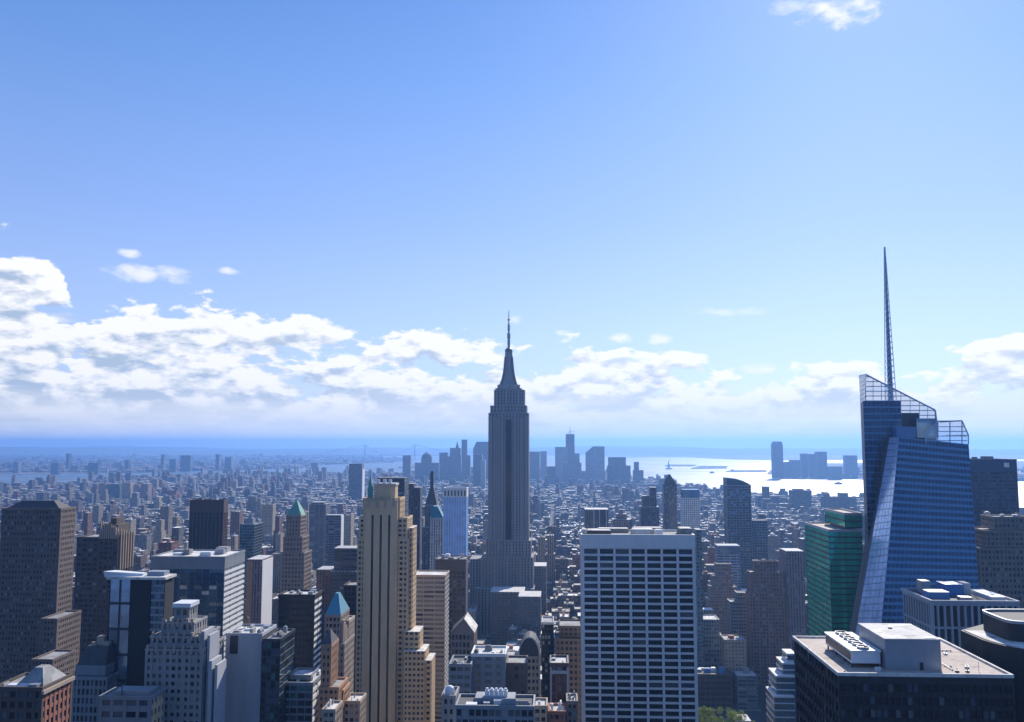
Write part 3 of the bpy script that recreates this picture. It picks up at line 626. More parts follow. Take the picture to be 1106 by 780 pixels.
q = MB(); q.mat('water_tank'); q.cyl(b[0]+9, b[2]+2, b[5]-1, b[5]+4, .3, .25); q.build('vent_pipe', r)
# ---- buildings right below black box
r, tb = tower('office_block', 'dark green tinted grid block with sunlit white stepped side below the black box', 'office block', 440, 26, [(305, 338, 737), (312, 336, 729, 5, 14)], wall='grey_clad', bay=3.6, fl=3.7, pw=.4, sh=.28, dep=.4, side=dict(sp_mat='white_trav', sh=.55, bay=9, dep=.7), roof='roof_pale', wins=[('win2', 2), ('mirror_teal', 1), ('win', 3)])  # white spandrels on the side only, standing in for sunlight there
clutter(r, tb[0], 4, 4, hmax=2.5)
tower('office_block', 'pale ledged low building in the gap left of the orange tower', 'building', 452, 22, [(338, 350, 748)], wall='tan', bay=3, fl=3.6, pw=.8, sh=.5, dep=.4, roof='roof_pale', style='band')
r, tb = tower('pyramid_tower', 'slim brown tower with a bright blue pyramid roof', 'tower', 480, 20, [(349, 372, 695, -1, 24), (351, 368, 664)], wall='warm_grey', bay=2.4, fl=3.4, pw=.8, sh=.45, dep=.4, short='the blue pyramid tower', side=dict(wall_mat='tan', bay=3, pw=1.2))  # side wall coloured lighter than the front to imitate sun on it
x0, x1, y0, y1, z0, z1 = tb[-1]; q = MB(); q.mat('bluecopper'); q.pyramid(x0, x1, y0, y1, z1, z1+10, .2); q.build('pyramid_roof', r)
q = MB(); q.mat('tan')  # tan fins added to stand in for the sunlit fringe of this side
for k in range(6): q.box(x1+.2, x1+1.6, y0+1+k*3, y0+2.4+k*3, 0, z1-3-k*2)
q.build('sunlit_fringe', r)
tower('apartment_block', 'tall narrow pale block with dotted windows beside the blue pyramid tower', 'tower', 492, 14, [(368.5, 377, 670)], wall='tan', bay=2.4, fl=3.2, pw=1.1, sh=.5, dep=.4, roof='roof_pale')
r, tb = tower('orange_tower', 'small orange brick tower with a tiny pointed grey roof', 'tower', 430, 14, [(344, 366, 742, -1.5, 18), (347, 358, 696)], wall='orange', bay=2.2, fl=3.4, pw=1.0, sh=.5, dep=.35, short='the small orange tower')
x0, x1, y0, y1, z0, z1 = tb[-1]; q = MB(); q.mat('roof_dark'); q.pyramid(x0, x1, y0, y1, z1, z1+6, .05); q.build('pyramid_roof', r)
for i, (a, b_, c, Yy, lab) in enumerate([(358, 371, 745, 436, 'orange low block with a pale flat roof left of the beige ribbed tower'), (371, 389, 757, 440, 'tan low block with roof plant touching the beige ribbed tower'), (348, 362, 766, 405, 'cream low block at the bottom edge under the small orange tower')]):
    r, tb = tower('low_building', lab, 'building', Yy, 14, [(a, b_, c)], wall='tan' if i else 'orange', bay=2.6, fl=3.5, pw=.9, sh=.5, dep=.4, roof='roof_pale'); clutter(r, tb[0], 3, 30+i, hmax=2.5)
tower('office_slab', 'dark brown slab directly left of the beige ribbed tower', 'tower', 640, 20, [(371, 388, 632)], wall='maroon', bay=3, fl=3.7, pw=1, sh=.4, dep=.3, wins=[('win', 1)])
simple('office_block', 'dark horizontally banded block above the dark brown slab', 'office block', 820, 30, [(357, 388, 618), (361, 386, 593, 3, 20)], (.09, .09, .10), 'cityb', short='the dark banded block')
simple('office_block', 'red brown block between the green pyramid tower and the dark banded block', 'office block', 860, 24, [(342, 357, 616)], (.22, .12, .10), 'cityv')
# ---- beige ribbed tower
def ribbed():
    Y = 620; D = 24
    tiers = [(386, 441, 582, 0, D), (388, 440, 559, .6, D-1.2), (392, 432, 538, 1.2, D-4)]
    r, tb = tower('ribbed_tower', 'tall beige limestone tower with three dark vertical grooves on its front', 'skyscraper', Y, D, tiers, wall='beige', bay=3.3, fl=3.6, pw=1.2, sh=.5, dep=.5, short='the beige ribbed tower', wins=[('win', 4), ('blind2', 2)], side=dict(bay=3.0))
    # plain ribbed centre bay standing proud of the front
    xa, xb = X(394, 560, Y), X(430, 560, Y); zt = Z(410, 540, Y); zg = Z(410, 556, Y)
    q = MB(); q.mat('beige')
    ribs = [394, 402, 404.4, 411, 413.4, 420, 422.4, 430]
    for k in range(0, 8, 2):
        q.box(X(ribs[k], 560, Y), X(ribs[k+1], 560, Y), Y-2.6, Y-.1, 0, zt)
    for k in range(1, 7, 2): q.box(X(ribs[k], 560, Y), X(ribs[k+1], 560, Y), Y-2.5, Y-.1, zg, zt-.4)
    for k in range(1, 7, 2):
        for s in (-.5, .5): pass
    q.build('ribbed_front', r)
    for k in range(1, 7, 2):
        g = MB(); g.mat('win'); a, b = X(ribs[k], 560, Y), X(ribs[k+1], 560, Y); g.box(a+.02, b-.02, Y-1.2, Y-.3, 0, zg-.05); g.build('window_column', r)
    for px in (398.5, 408, 417, 426):
        f = MB(); f.mat('tan'); a = X(px, 540, Y); f.box(a-1.0, a+1.0, Y-2.9, Y-1.5, zt-5, zt+1.8); f.build('finial', r)
    x0, x1, y0, y1, z0, z1 = tb[-1]
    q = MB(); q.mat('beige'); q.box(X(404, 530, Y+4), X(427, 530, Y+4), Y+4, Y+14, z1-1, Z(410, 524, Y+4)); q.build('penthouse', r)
    q = MB(); q.mat('roof_pale'); q.box(X(403, 530, Y+4), X(428, 530, Y+4), Y+3.4, Y+14.6, Z(410, 524, Y+4), Z(410, 523, Y+4)+.6, True); q.build('penthouse_roof', r)
    q = MB(); q.mat('copper'); a = X(399.5, 530, Y+3); q.box(a-1.6, a+1.6, Y+3, Y+6, z1-1, z1+6); q.pyramid(a-1.6, a+1.6, Y+3, Y+6, z1+6, Z(399, 513, Y)); q.build('pinnacle', r)
    for i, px in enumerate((408, 415, 421)):
        q = MB(); q.mat('white_metal'); a = X(px, 522, Y+6); z = Z(410, 523, Y+4)+.6; q.cyl(a, Y+8, z, z+2.6, 1.3); q.build('roof_tank', r)
    # right flank steps
    for (nm, p0, p1, py, Yo, Dd) in (('wing', 441.2, 446, 571, 3, 20), ('wing', 436, 453, 683, -2.2, 20), ('wing', 436, 459, 704, -6, 22), ('wing', 446, 466, 714, -3.8, 22)):
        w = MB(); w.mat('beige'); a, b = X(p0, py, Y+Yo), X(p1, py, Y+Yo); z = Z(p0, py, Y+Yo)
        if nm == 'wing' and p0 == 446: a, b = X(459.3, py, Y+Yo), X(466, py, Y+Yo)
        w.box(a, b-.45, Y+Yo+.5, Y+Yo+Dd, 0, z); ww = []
        facade(w, ww, (a, Y+Yo), (1, 0), (0, -1), b-a, 0, z, bay=3.2, fl=3.6, pw=1.1, sh=.5, dep=.5)
        facade(w, ww, (b, Y+Yo), (0, 1), (1, 0), Dd, 0, z, bay=4, fl=3.6, pw=1.8, sh=.5, dep=.45)
        wo = w.build('wing', r)
        g = MB(); g.mat('roof_pale'); g.box(a+.1, b-.1, Y+Yo+.1, Y+Yo+Dd, z, z+.5, True); g.build('wing_roof', r)
        for q4 in sorted(ww, key=lambda t: -area(t))[:22]:
            g = MB(); g.mat(random.choice(['win', 'win', 'blind2'])); g.face(q4); g.build('wing_window', r)
        rest = sorted(ww, key=lambda t: -area(t))[22:]
        if rest:
            g = MB(); g.mat('win')
            for q4 in rest: g.face(q4)
            g.build('wing_window', r)['kind'] = 'stuff'
ribbed()
simple('office_slab', 'deep navy box showing behind the crown of the beige ribbed tower', 'tower', 1050, 30, [(407, 437, 517)], (.035, .045, .07), 'cityb', (.1, .1, .12), short='the navy box')
simple('apartment_tower', 'pair of joined thin dark shafts right of the beige ribbed tower', 'tower', 1180, 20, [(441, 447, 523), (447.2, 454, 527, 1, 18, 0)], (.07, .07, .09), 'cityv')
def nyl(q, b):
    x0, x1, y0, y1, z0, z1 = b; q.mat('roof_dark'); q.pyramid(x0, x1, y0, y1, z1, z1+26, .3)
def nyl2(q, b):
    x0, x1, y0, y1, z0, z1 = b; cx = (x0+x1)/2; q.mat('dark_metal'); q.box(cx-2.4, cx+2.4, y0+6, y0+11, z1+15, z1+46); q.cyl(cx, y0+8.5, z1+46, z1+50, 3, 2)
simple('spired_tower', 'dark tapering tower with a black column on its peak near the blue striped tower', 'tower', 1300, 26, [(456, 476, 570), (459, 472, 546, 3)], (.12, .12, .14), 'cityv', short='the dark peaked tower', topper=[('peak', nyl), ('spire', nyl2)])
r, tb = simple('apartment_tower', 'pale slim tower with a teal sloped top left of the blue striped tower', 'tower', 1120, 20, [(464, 479, 560)], (.50, .53, .58), 'cityv', topper=[])
x0, x1, y0, y1, z0, z1 = tb[-1]; q = MB(); q.mat('mirror_teal'); q.loft([[(x0, y0, z1), (x1, y0, z1), (x1, y1, z1), (x0, y1, z1)], [(x0+1, y0+2, z1+15), (x1-8, y0+2, z1+15), (x1-8, y1-3, z1+15), (x0+1, y1-3, z1+15)]]); q.build('sloped_top', r)
M['skyblue_glass'] = glass('sky_blue_glass', (.28, .54, .95), .3, 0)
r, tb = tower('striped_tower', 'bright blue glass tower with white vertical stripes and a white slotted crown', 'skyscraper', 1000, 20, [(479, 504, 527)], wall='white_trav', bay=3.0, fl=3.6, pw=.7, sh=.12, dep=.4, solid=9, wins=[('skyblue_glass', 1)], sp_mat='skyblue_glass', roof='roof_pale', short='the blue striped tower', side=dict(bay=20))
b = tb[0]
for k in range(7):
    xx = b[0]+2+(b[1]-b[0]-4)*k/6; q = MB(); q.mat('dark_metal'); q.box(xx-.7, xx+.7, b[2]-.35, b[2]+.1, b[5]-9, b[5]-3, True); q.build('crown_slot', r)
# ---- banded beige building, dark brown neighbour
r, tb = tower('banded_building', 'grey beige building with horizontal bands of windows right of the beige ribbed tower', 'office block', 700, 26, [(446, 481, 621)], wall='tan', bay=9, fl=3.5, pw=.5, sh=.5, dep=.5, style='band', roof='roof_pale', wins=[('win2', 2), ('blind2', 3), ('win', 1)], short='the banded building', sp_mat='grey_stone')
r, tb = tower('office_tower', 'dark brown tower with a thin white edge below the blue striped tower', 'tower', 780, 26, [(470, 503, 604)], wall='bronze', bay=3.6, fl=3.7, pw=.8, sh=.35, dep=.4, roof='roof_grey', wins=[('win', 4), ('blind2', 1)], solid=9, short='the bronze tower')
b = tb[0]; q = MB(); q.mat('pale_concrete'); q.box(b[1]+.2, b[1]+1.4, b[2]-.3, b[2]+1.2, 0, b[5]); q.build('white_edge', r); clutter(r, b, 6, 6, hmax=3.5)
r, tb = tower('gabled_building', 'brown building with a steep pointed gable above tall windows', 'building', 560, 22, [(487, 512, 683)], wall='warm_grey', bay=2.5, fl=4.5, pw=.9, sh=.35, dep=.5, short='the gabled building', roof='roof_dark')
x0, x1, y0, y1, z0, z1 = tb[0]; q = MB(); q.mat('warm_grey'); zt = z1+8
cx = (x0+x1)/2
for yy in (y0, y1-1):
    q.face([(x0, yy, z1), (x1, yy, z1), (cx+1, yy, zt)]); 
q.build('gable', r)
q = MB(); q.mat('roof_dark'); q.face([(x0-.4, y0-.5, z1-.1), (cx+1, y0-.5, zt+.3), (cx+1, y1+.3, zt+.3), (x0-.4, y1+.3, z1-.1)]); q.mat('roof_pale'); q.face([(cx+1, y0-.5, zt+.31), (x1+.4, y0-.5, z1-.1), (x1+.4, y1+.3, z1-.1), (cx+1, y1+.3, zt+.31)]); q.build('gable_roof', r)
r, tb = tower('office_block', 'plain grey blue slab with a thin white roof edge in front of the gabled building', 'office block', 450, 18, [(509, 546, 706)], wall='grey_clad', bay=5.5, fl=3.8, pw=2.4, sh=.5, dep=.35, roof='roof_pale', parapet_mat='white_trav', short='the grey slab with a white roof edge', wins=[('win2', 2), ('blind2', 2)])
clutter(r, tb[0], 4, 12, hmax=2.2)
r, tb = tower('office_block', 'lower grey building with an open roof terrace at its top left', 'office block', 440, 18, [(485, 509, 717)], wall='grey_clad', bay=3.2, fl=3.7, pw=.7, sh=.5, dep=.4, style='band', roof='roof_dark', wins=[('blind2', 3), ('win', 2)])
clutter(r, tb[0], 3, 13, hmax=2)
tower('office_block', 'dark grey narrow building right of the plain grey blue slab', 'office block', 455, 16, [(546.5, 569, 716)], wall='brown_grid', bay=4, fl=4, pw=1.4, sh=.5, dep=.35, roof='roof_grey', wins=[('win', 3), ('blind2', 1)])
r, tb = tower('low_building', 'low dark terrace building with a line of white roof plant at the bottom edge', 'building', 360, 16, [(492, 577, 762)], wall='grey_clad', bay=2.6, fl=3.8, pw=.5, sh=.35, dep=.4, roof='roof_dark', short='the terrace building')
b = tb[0]; q = MB(); q.mat('grey_clad'); q.box(X(513, 752, 366), X(556, 752, 366), 366, 375, b[5]-1, Z(530, 754, 366)); q.build('penthouse', r)
for k, px in enumerate((526, 531, 536, 541, 546)):
    q = MB(); q.mat('white_metal'); a = X(px, 748, 368); z = Z(530, 754, 366); q.box(a-.8, a+.8, 368, 370.5, z, z+2.2+.4*(k % 2)); q.cyl(a, 369.2, z+2.2+.4*(k % 2), z+3.1, .6); q.build('roof_plant', r)
clutter(r, b, 5, 15, hmax=2.6, ymax=.3)
r, tb = tower('low_building', 'small masonry building with a white domed tank at the bottom edge', 'building', 385, 14, [(477, 492, 751)], wall='grey_stone', bay=3, fl=3.8, pw=1.2, sh=.5, dep=.4, roof='roof_dark')
q = MB(); q.mat('white_metal'); b = tb[0]; cx = (b[0]+b[1])/2; q.cyl(cx, b[2]+4, b[5]-1, b[5]+1.5, 2, n=16); q.loft([[(cx+2*math.cos(t*math.pi/8)*s, b[2]+4+2*math.sin(t*math.pi/8)*s, b[5]+1.5+h) for t in range(16)] for s, h in ((1, 0), (.85, .8), (.5, 1.4), (.1, 1.6))]); q.build('domed_tank', r)
r, tb = tower('arched_building', 'beige building under a dark arched roof with a pale rim', 'building', 520, 20, [(560, 583, 709)], wall='tan', bay=2.7, fl=3.8, pw=1, sh=.45, dep=.5, short='the arched roof building', wins=[('win', 2), ('blind2', 1)])
x0, x1, y0, y1, z0, z1 = tb[0]; q = MB(); q.mat('roof_dark'); n = 10; cx = (x0+x1)/2; hw = (x1-x0)/2
arch = [(cx-hw*math.cos(math.pi*k/n), z1-.5+11*math.sin(math.pi*k/n)) for k in range(n+1)]
q.face([(a, y0+.3, z) for a, z in arch]); q.face([(a, y1-1, z) for a, z in arch][::-1])
for k in range(n): q.face([(arch[k][0], y0+.3, arch[k][1]), (arch[k][0], y1-1, arch[k][1]), (arch[k+1][0], y1-1, arch[k+1][1]), (arch[k+1][0], y0+.3, arch[k+1][1])])
q.build('arched_roof', r)
q = MB(); q.mat('roof_pale')
for k in range(n): q.bar((arch[k][0], y0, arch[k][1]+.2), (arch[k+1][0], y0, arch[k+1][1]+.2), .4)
q.build('roof_rim', r)
tower('narrow_tower', 'thin black shaft with a pale ladder like edge above the small outlined tower', 'tower', 600, 20, [(585, 598, 672)], wall='black_clad', bay=2.2, fl=3.6, pw=.6, sh=.4, dep=.4, wins=[('win', 3), ('blind', 1)], parapet_mat='pale_concrete')
r, tb = tower('outlined_tower', 'small dark tower with pale outlined corners left of the white grid tower', 'tower', 430, 16, [(594, 614, 716)], wall='bronze', bay=3, fl=4.5, pw=1.1, sh=.3, dep=.5, roof='roof_pale', short='the small outlined tower')
b = tb[0]; q = MB(); q.mat('pale_concrete'); 
for a in (b[0], b[1]-.8): q.box(a, a+.8, b[2]-.4, b[2]-.03, 0, b[5]-2)
q.box(b[0]+.8, b[1]-.8, b[2]-.4, b[2]-.05, b[5]-5, b[5]-3.5, True); q.build('corner_trim', r); clutter(r, b, 3, 41, hmax=2.2)
tower('office_block', 'hulking dark brown block half hidden at the left side of the white grid tower', 'office block', 590, 30, [(600, 629, 690), (604, 629, 676, 4, 22)], wall='brown_dark', bay=3, fl=3.8, pw=1.2, sh=.45, dep=.4, wins=[('win', 1)], roof='roof_grey')
for i, (a, b_, c, Yy, lab, wl_) in enumerate([(569, 591, 762, 392, 'low tan rooftop left of centre bottom with a pale parapet', 'tan'), (612, 624, 757, 400, 'small grey brown rooftop house beside the foot of the white grid tower', 'warm_grey'), (592, 611, 768, 395, 'low cream and red roof at the bottom below the small outlined tower', 'brick')]):
    r, tb = tower('low_building', lab, 'building', Yy, 12, [(a, b_, c)], wall=wl_, bay=2.6, fl=3.5, pw=.9, sh=.5, dep=.4, roof='roof_pale'); clutter(r, tb[0], 4, 50+i, hmax=2.8)
# ---- white grid tower
def grid_tower():
    Y = 520; D = 30
    x0, x1 = X(627.8, 600, Y), X(751, 600, Y); zt = Z(690, 577.5, Y); L_ = x1-x0
    r = thing('grid_tower', 'broad white stone tower with a grid of dark wide windows in seven columns', 'skyscraper', ((x0+x1)/2, Y+D/2, 0)); note([(x0, x1, Y, Y+D, 0, zt)], 'the white grid tower')
    zb = Z(690, 592.5, Y); fl = 7.2/F*Y; c = 1.7; pw = 1.35; dep = 1.0
    q = MB(); q.mat('white_trav')
    q.box(x0+dep, x1-dep, Y+dep, Y+D, 0, zb)
    q.box(x0-.1, x1+.1, Y-.1, Y+D+.1, zb, zt-1, True, top=False)
    for a in (x0, x1-c): q.box(a, a+c, Y, Y+dep, 0, zb)
    nb = 7; b = (L_-2*c+pw)/nb; xs = [x0+c-pw/2+k*b for k in range(nb+1)]
    for k in range(1, nb): q.box(xs[k]-pw/2, xs[k]+pw/2, Y-.2, Y+dep, 0, zb-.02)
    rows = 31; ww = []
    for k in range(rows):
        z1 = zb-k*fl-(1.1 if k else .15); z0 = zb-(k+1)*fl
        q.box(x0+c, x1-c, Y+.22, Y+dep-.01, z0-0.05-.45, z0+.65, True)
        for j in range(nb):
            xa = xs[j]+(pw/2 if j else pw/2); xb = xs[j+1]-pw/2
            ww.append(((xa, Y+dep-.1, z0+.75), (xb, Y+dep-.1, z0+.75), (xb, Y+dep-.1, z0+fl-.6), (xa, Y+dep-.1, z0+fl-.6)))
    # left flank
    facade(q, ww, (x0, Y+D), (0, -1), (-1, 0), D-dep, 0, zb, bay=7, fl=fl, pw=1.0, sh=.4, dep=.9, c=1.5)
    q.build('wall', r)
    q = MB(); q.mat('roof_grey'); q.box(x0+1, x1-1, Y+1, Y+D-1, zt-1.2, zt-1.0, True); q.build('roof', r)
    q = MB(); q.mat('white_trav')
    e = .12; t = .9
    q.box(x0-e, x1+e, Y-e, Y+t, zt-1, zt, True); q.box(x0-e, x1+e, Y+D-t, Y+D+e, zt-1, zt, True); q.box(x0-e, x0+t, Y+t, Y+D-t, zt-1, zt, True); q.box(x1-t, x1+e, Y+t, Y+D-t, zt-1, zt, True); q.build('parapet', r)
    for (pa, pb, py, Yy, Dd, mt) in ((628, 634, 572.5, 530, 8, 'roof_pale'), (634.5, 660, 573.5, 532, 12, 'bronze'), (646, 679, 571.5, 540, 8, 'tan'), (683, 706, 572.5, 528, 10, 'roof_pale'), (684, 716, 570.5, 541, 7, 'grey_metal'), (734, 748, 571.5, 530, 12, 'roof_grey'), (708, 716, 573, 527, 6, 'white_metal')):
        g = MB(); g.mat(mt); g.box(X(pa, py, Yy), X(pb, py, Yy), Yy, Yy+Dd, zt-1.1, Z(pa, py, Yy)); g.mat('roof_pale'); g.box(X(pa, py, Yy)+.4, X(pb, py, Yy)-.4, Yy+.4, Yy+Dd-.4, Z(pa, py, Yy), Z(pa, py, Yy)+.35, True); g.build('roof_plant', r)
    # blinds with their own look
    put_windows(r, ww, [('win', 14), ('win2', 1), ('blind2', 1)])
    g = MB(); g.mat('dark_metal')
    for w in ww[:rows*nb]:
        xa, xb, z0, z1 = w[0][0], w[1][0], w[0][2], w[2][2]
        for k in (1, 2, 3, 4): xx = xa+(xb-xa)*k/5; g.box(xx-.07, xx+.07, Y+dep-.25, Y+dep-.12, z0, z1)
    g.build('window_mullions', r)
grid_tower()
# ---- behind the white grid tower
r, tb = simple('office_block', 'low blue block with a white slab roof just behind the white grid tower', 'office block', 1100, 30, [(632, 657, 551)], (.09, .11, .15), 'cityv', (.55, .55, .55), short='the slab roofed block')
b = tb[0]; q = MB(); q.mat('pale_concrete')
for px in (641.5, 647.5, 655): a = X(px, 560, 1100); q.box(a-.8, a+.8, 1098.8, 1099.9, b[4], b[5])
q.build('white_fins', r)
simple('stepped_tower', 'small pinkish stepped building behind the white grid tower roof', 'building', 1250, 26, [(662, 681, 562), (666, 677, 556, 4), (669, 673, 551, 8)], (.33, .24, .22), 'city')
simple('stepped_tower', 'dark twin topped tower behind the middle of the white grid tower', 'tower', 1450, 30, [(692, 712, 548), (694, 701, 536, 2, 20), (702, 709, 527, 3, 20, 0)], (.10, .10, .13), 'cityv')
r, tb = simple('peaked_tower', 'slender dark blue tower with a pointed top behind the white grid tower', 'tower', 1600, 26, [(717, 731, 523)], (.06, .07, .10), 'cityv', (.1, .1, .12), short='the slender dark blue tower')
x0, x1, y0, y1, z0, z1 = tb[0]; q = MB(); q.mat('roof_dark'); q.pyramid(x0+1, x1-1, y0+1, y1-1, z1, z1+17, .15); q.build('peak', r)
r, tb = simple('apartment_tower', 'chalk white block with a blue glass top behind the white grid tower', 'tower', 1500, 26, [(737, 756, 538)], (.80, .77, .74), 'city', (.5, .5, .5), short='the chalk white block')
x0, x1, y0, y1, z0, z1 = tb[0]; q = MB(); q.mat('gpanel'); q.box(x0+.5, x1-.5, y0+1, y1-1, z1+.8, Z(745, 529, 1500)); q.build('glass_top', r)
simple('glass_block', 'small turquoise glass block peeping right of the white grid tower top', 'office block', 950, 18, [(752, 757.5, 573)], (.12, .20, .22), 'cityb')
M['steel_glass'] = glass('steel_blue_glass', (.05, .085, .11), .12, .5)
def curved():
    r, tb = tower('curved_top_tower', 'dark glass tower with a curved sloping top in front of the bay', 'skyscraper', 1400, 30, [(808, 829, 562, 6, 26), (785, 811, 524, 0, 30, 0)], wall='grey_clad', bay=4.4, fl=4, pw=.5, sh=.2, dep=.3, wins=[('steel_glass', 3), ('gpanel', 1), ('win2', 1)], short='the curved top glass tower')
    x0, x1, y0, y1, z0, z1 = tb[-1]; q = MB(); q.mat('steel_glass'); n = 8
    top = [(x0+(x1-x0)*k/n, z1+11*(1-(k/n)**2.2)) for k in range(n+1)]
    poly = [(x0, z1)]+top+[(x1, z1)]
    q.face([(a, y0+.2, z) for a, z in [(x0, z1)]+[(x1, z1)]+top[::-1]]); q.face([(a, y1, z) for a, z in top+[(x1, z1), (x0, z1)]])
    for k in range(n): q.face([(top[k][0], y0+.2, top[k][1]), (top[k+1][0], y0+.2, top[k+1][1]), (top[k+1][0], y1, top[k+1][1]), (top[k][0], y1, top[k][1])])
    q.face([(x0, y0+.2, z1), (x0, y0+.2, top[0][1]), (x0, y1, top[0][1]), (x0, y1, z1)]); q.build('curved_crown', r)
curved()
r, tb = simple('office_block', 'pale blue grey box behind the brown stepped building', 'office block', 1250, 24, [(775, 799, 590)], (.30, .36, .44), 'cityb', (.5, .5, .5), short='the pale blue grey box')
b = tb[0]; q = MB(); q.mat('gpanel'); q.box(b[0]+3, b[1]-1, b[2]-.6, b[2]-.05, b[5]-10, b[5]-1, True); q.build('glass_front', r)
r, tb = tower('stepped_building', 'broad brown building stepping down to the right with sunlit corners', 'building', 1100, 34, [(764, 805, 668, -2, 24), (765, 800, 648, -1, 22), (767, 796, 634, 0, 20), (770, 792, 622, 2, 16), (773, 790, 609, 4, 12)], wall='warm_grey', bay=3.2, fl=3.8, pw=1.3, sh=.45, dep=.4, roof='roof_pale', short='the brown stepped building')
r, tb = tower('crowned_tower', 'brown brick tower with strong vertical piers right of the brown stepped building', 'skyscraper', 1000, 16, [(809, 847, 640, -3, 18), (810, 845, 618), (814, 841, 606, 3, 9)], wall='pier_brown', bay=3.6, fl=3.7, pw=1.2, sh=.35, dep=.7, roof='roof_pale', short='the brown piered tower', wide_every=3)
clutter(r, tb[-1], 4, 22, hmax=2.5)
r, tb = tower('shouldered_building', 'grey building with rounded stepping right shoulder beside the white grid tower', 'building', 980, 26, [(746, 787, 716, -2, 30), (746, 783, 700, -1.5, 29), (747, 780, 686, -1, 28), (748, 777, 669, 0, 26)], wall='grey_clad', bay=3, fl=4, pw=1, sh=.3, dep=.5, roof='roof_pale', short='the grey shouldered building')
tower('office_block', 'tall plain dark grey block between the stepped building and the piered tower', 'office block', 1020, 20, [(789, 808, 650), (796, 808, 640, 3, 15, 0)], wall='grey_clad', bay=3, fl=3.8, pw=.6, sh=.4, dep=.3, wins=[('win', 4), ('win2', 1)])
r, tb = tower('office_block', 'dark low block with blue roof plant above the park trees', 'office block', 905, 24, [(750, 790, 728)], wall='bronze', bay=5, fl=5, pw=.9, sh=.35, dep=.5, roof='roof_dark', short='the dark block above the trees', wins=[('win', 1)])
clutter(r, tb[0], 6, 25, hmax=5, mats=('grey_metal', 'white_metal', 'blue_panel'))
simple('apartment_tower', 'grey pink slab with pale roof left of the green glass tower', 'tower', 1000, 26, [(849, 868, 596)], (.26, .22, .22), 'cityv', (.6, .58, .55), short='the grey pink slab')
simple('apartment_tower', 'narrow reddish building squeezed right of the brown piered tower', 'building', 1060, 24, [(845, 852, 640), (849, 867, 655, 6, 20, 0)], (.28, .15, .13), 'city', (.5, .48, .45))
def glass_steps():
    Y = 520; r = thing('stepped_glass_building', 'pale blue glass building stepping up beside the black roofed block', 'office block', (X(848, 740, Y), Y+12, 0))
    tb = tier_boxes(Y, 18, [(836, 858, 753, 0, 20), (838, 859, 731, 3, 18), (845, 859, 717, 6, 15), (850, 860, 707, 9, 12)]); note(tb, 'the pale stepped glass building')
    q = MB(); q.mat('gpanel'); rf = MB(); rf.mat('white_trav'); g = MB(); g.mat('white_metal')
    for (x0, x1, y0, y1, z0, z1) in tb:
        q.box(x0+.2, x1, y0+.2, y1, z0, z1-.4); rf.box(x0, x1, y0, y1, z1-.4, z1+.5, True)
        k = 1
        while z1-k*3.8 > max(z0, Z(840, 790, y0)): g.box(x0, x1, y0, y0+.18, z1-k*3.8, z1-k*3.8+.6, True); g.box(x0, x0+.18, y0+.19, y1, z1-k*3.8, z1-k*3.8+.6, True); k += 1
    q.build('glass_wall', r); rf.build('roof', r); g.build('floor_bands', r)
glass_steps()
# ---- green glass
r, tb = tower('glass_tower', 'emerald green glass tower with a stepped white edged roof left of the crystal tower', 'skyscraper', 580, 55, [(895, 931, 572, 0, 54), (912, 931, 554, 8, 42)], wall='dark_metal', bay=3.5, fl=3.6, pw=.18, sh=.2, dep=.2, style='band', wins=[('green_glass', 1)], parapet_mat='pale_concrete', roof='roof_tan', side=dict(bay=3.5, pw=.3, sh=.3), short='the green glass tower')
# ---- crystal tower
def slabq(q, a, b, c, d, t):
    a, b, c, d = map(Vector, (a, b, c, d)); n = (b-a).cross(d-a).normalized(); off = n*t
    lo = [a, b, c, d]; hi = [p+off for p in lo]
    q.face(hi)
    for k in range(4): j = (k+1) % 4; q.face([lo[k], lo[j], hi[j], hi[k]])
def bil(p, u, v): 
    a, b, c, d = p; return (a*(1-u)+b*u)*(1-v)+(d*(1-u)+c*u)*v
def patch(frame, panes, p, nu, nv, bar=.25, t=.35, vb=True, sp=.3):
    p = [Vector(k) for k in p]; n = (p[1]-p[0]).cross(p[3]-p[0]).normalized()
    for k in range(nv+1):
        v0 = min(max(k/nv-sp/nv/2, 0), 1); v1 = min(max(k/nv+sp/nv/2, 0), 1)
        slabq(frame, bil(p, 0, v0), bil(p, 1, v0), bil(p, 1, v1), bil(p, 0, v1), t)
    if vb:
        for k in range(nu+1):
            du = bar/((p[1]-p[0]).length)/2; u0 = max(k/nu-du, 0); u1 = min(k/nu+du, 1)
            slabq(frame, bil(p, u0, 0), bil(p, u1, 0), bil(p, u1, 1), bil(p, u0, 1), t*.8)
    for i in range(nu):
        for k in range(nv):
            q4 = [bil(p, i/nu, (k+sp/2)/nv), bil(p, (i+1)/nu, (k+sp/2)/nv), bil(p, (i+1)/nu, (k+1-sp/2)/nv), bil(p, i/nu, (k+1-sp/2)/nv)]
            panes.append(tuple(tuple(w+n*.04) for w in q4))
def screen_glass():
    m, N, L, b = nodes('clear_screen_glass'); b.inputs['Base Color'].default_value = (.75, .85, .95, 1); b.inputs['Roughness'].default_value = .08; b.inputs['Alpha'].default_value = .38; return m
M['screen'] = screen_glass(); M['facet'] = glass('sky_sheen_facet_glass', (.45, .62, .92), .2, .3); M['core'] = stone('dark_core', (.04, .06, .09), .5)  # facet glass coloured pale to imitate its brighter sky reflection
M['bglass'] = glass('blue_tower_glass', (.10, .27, .48), .1, .65, wav=.03, wsc=.05); M['bglass2'] = glass('dark_blue_tower_glass', (.03, .085, .17), .1, .5); M['bframe'] = metal('blue_grey_mullion', (.13, .27, .42), .3, .5); M['sframe'] = metal('screen_mullion', (.45, .55, .65), .4, .2)
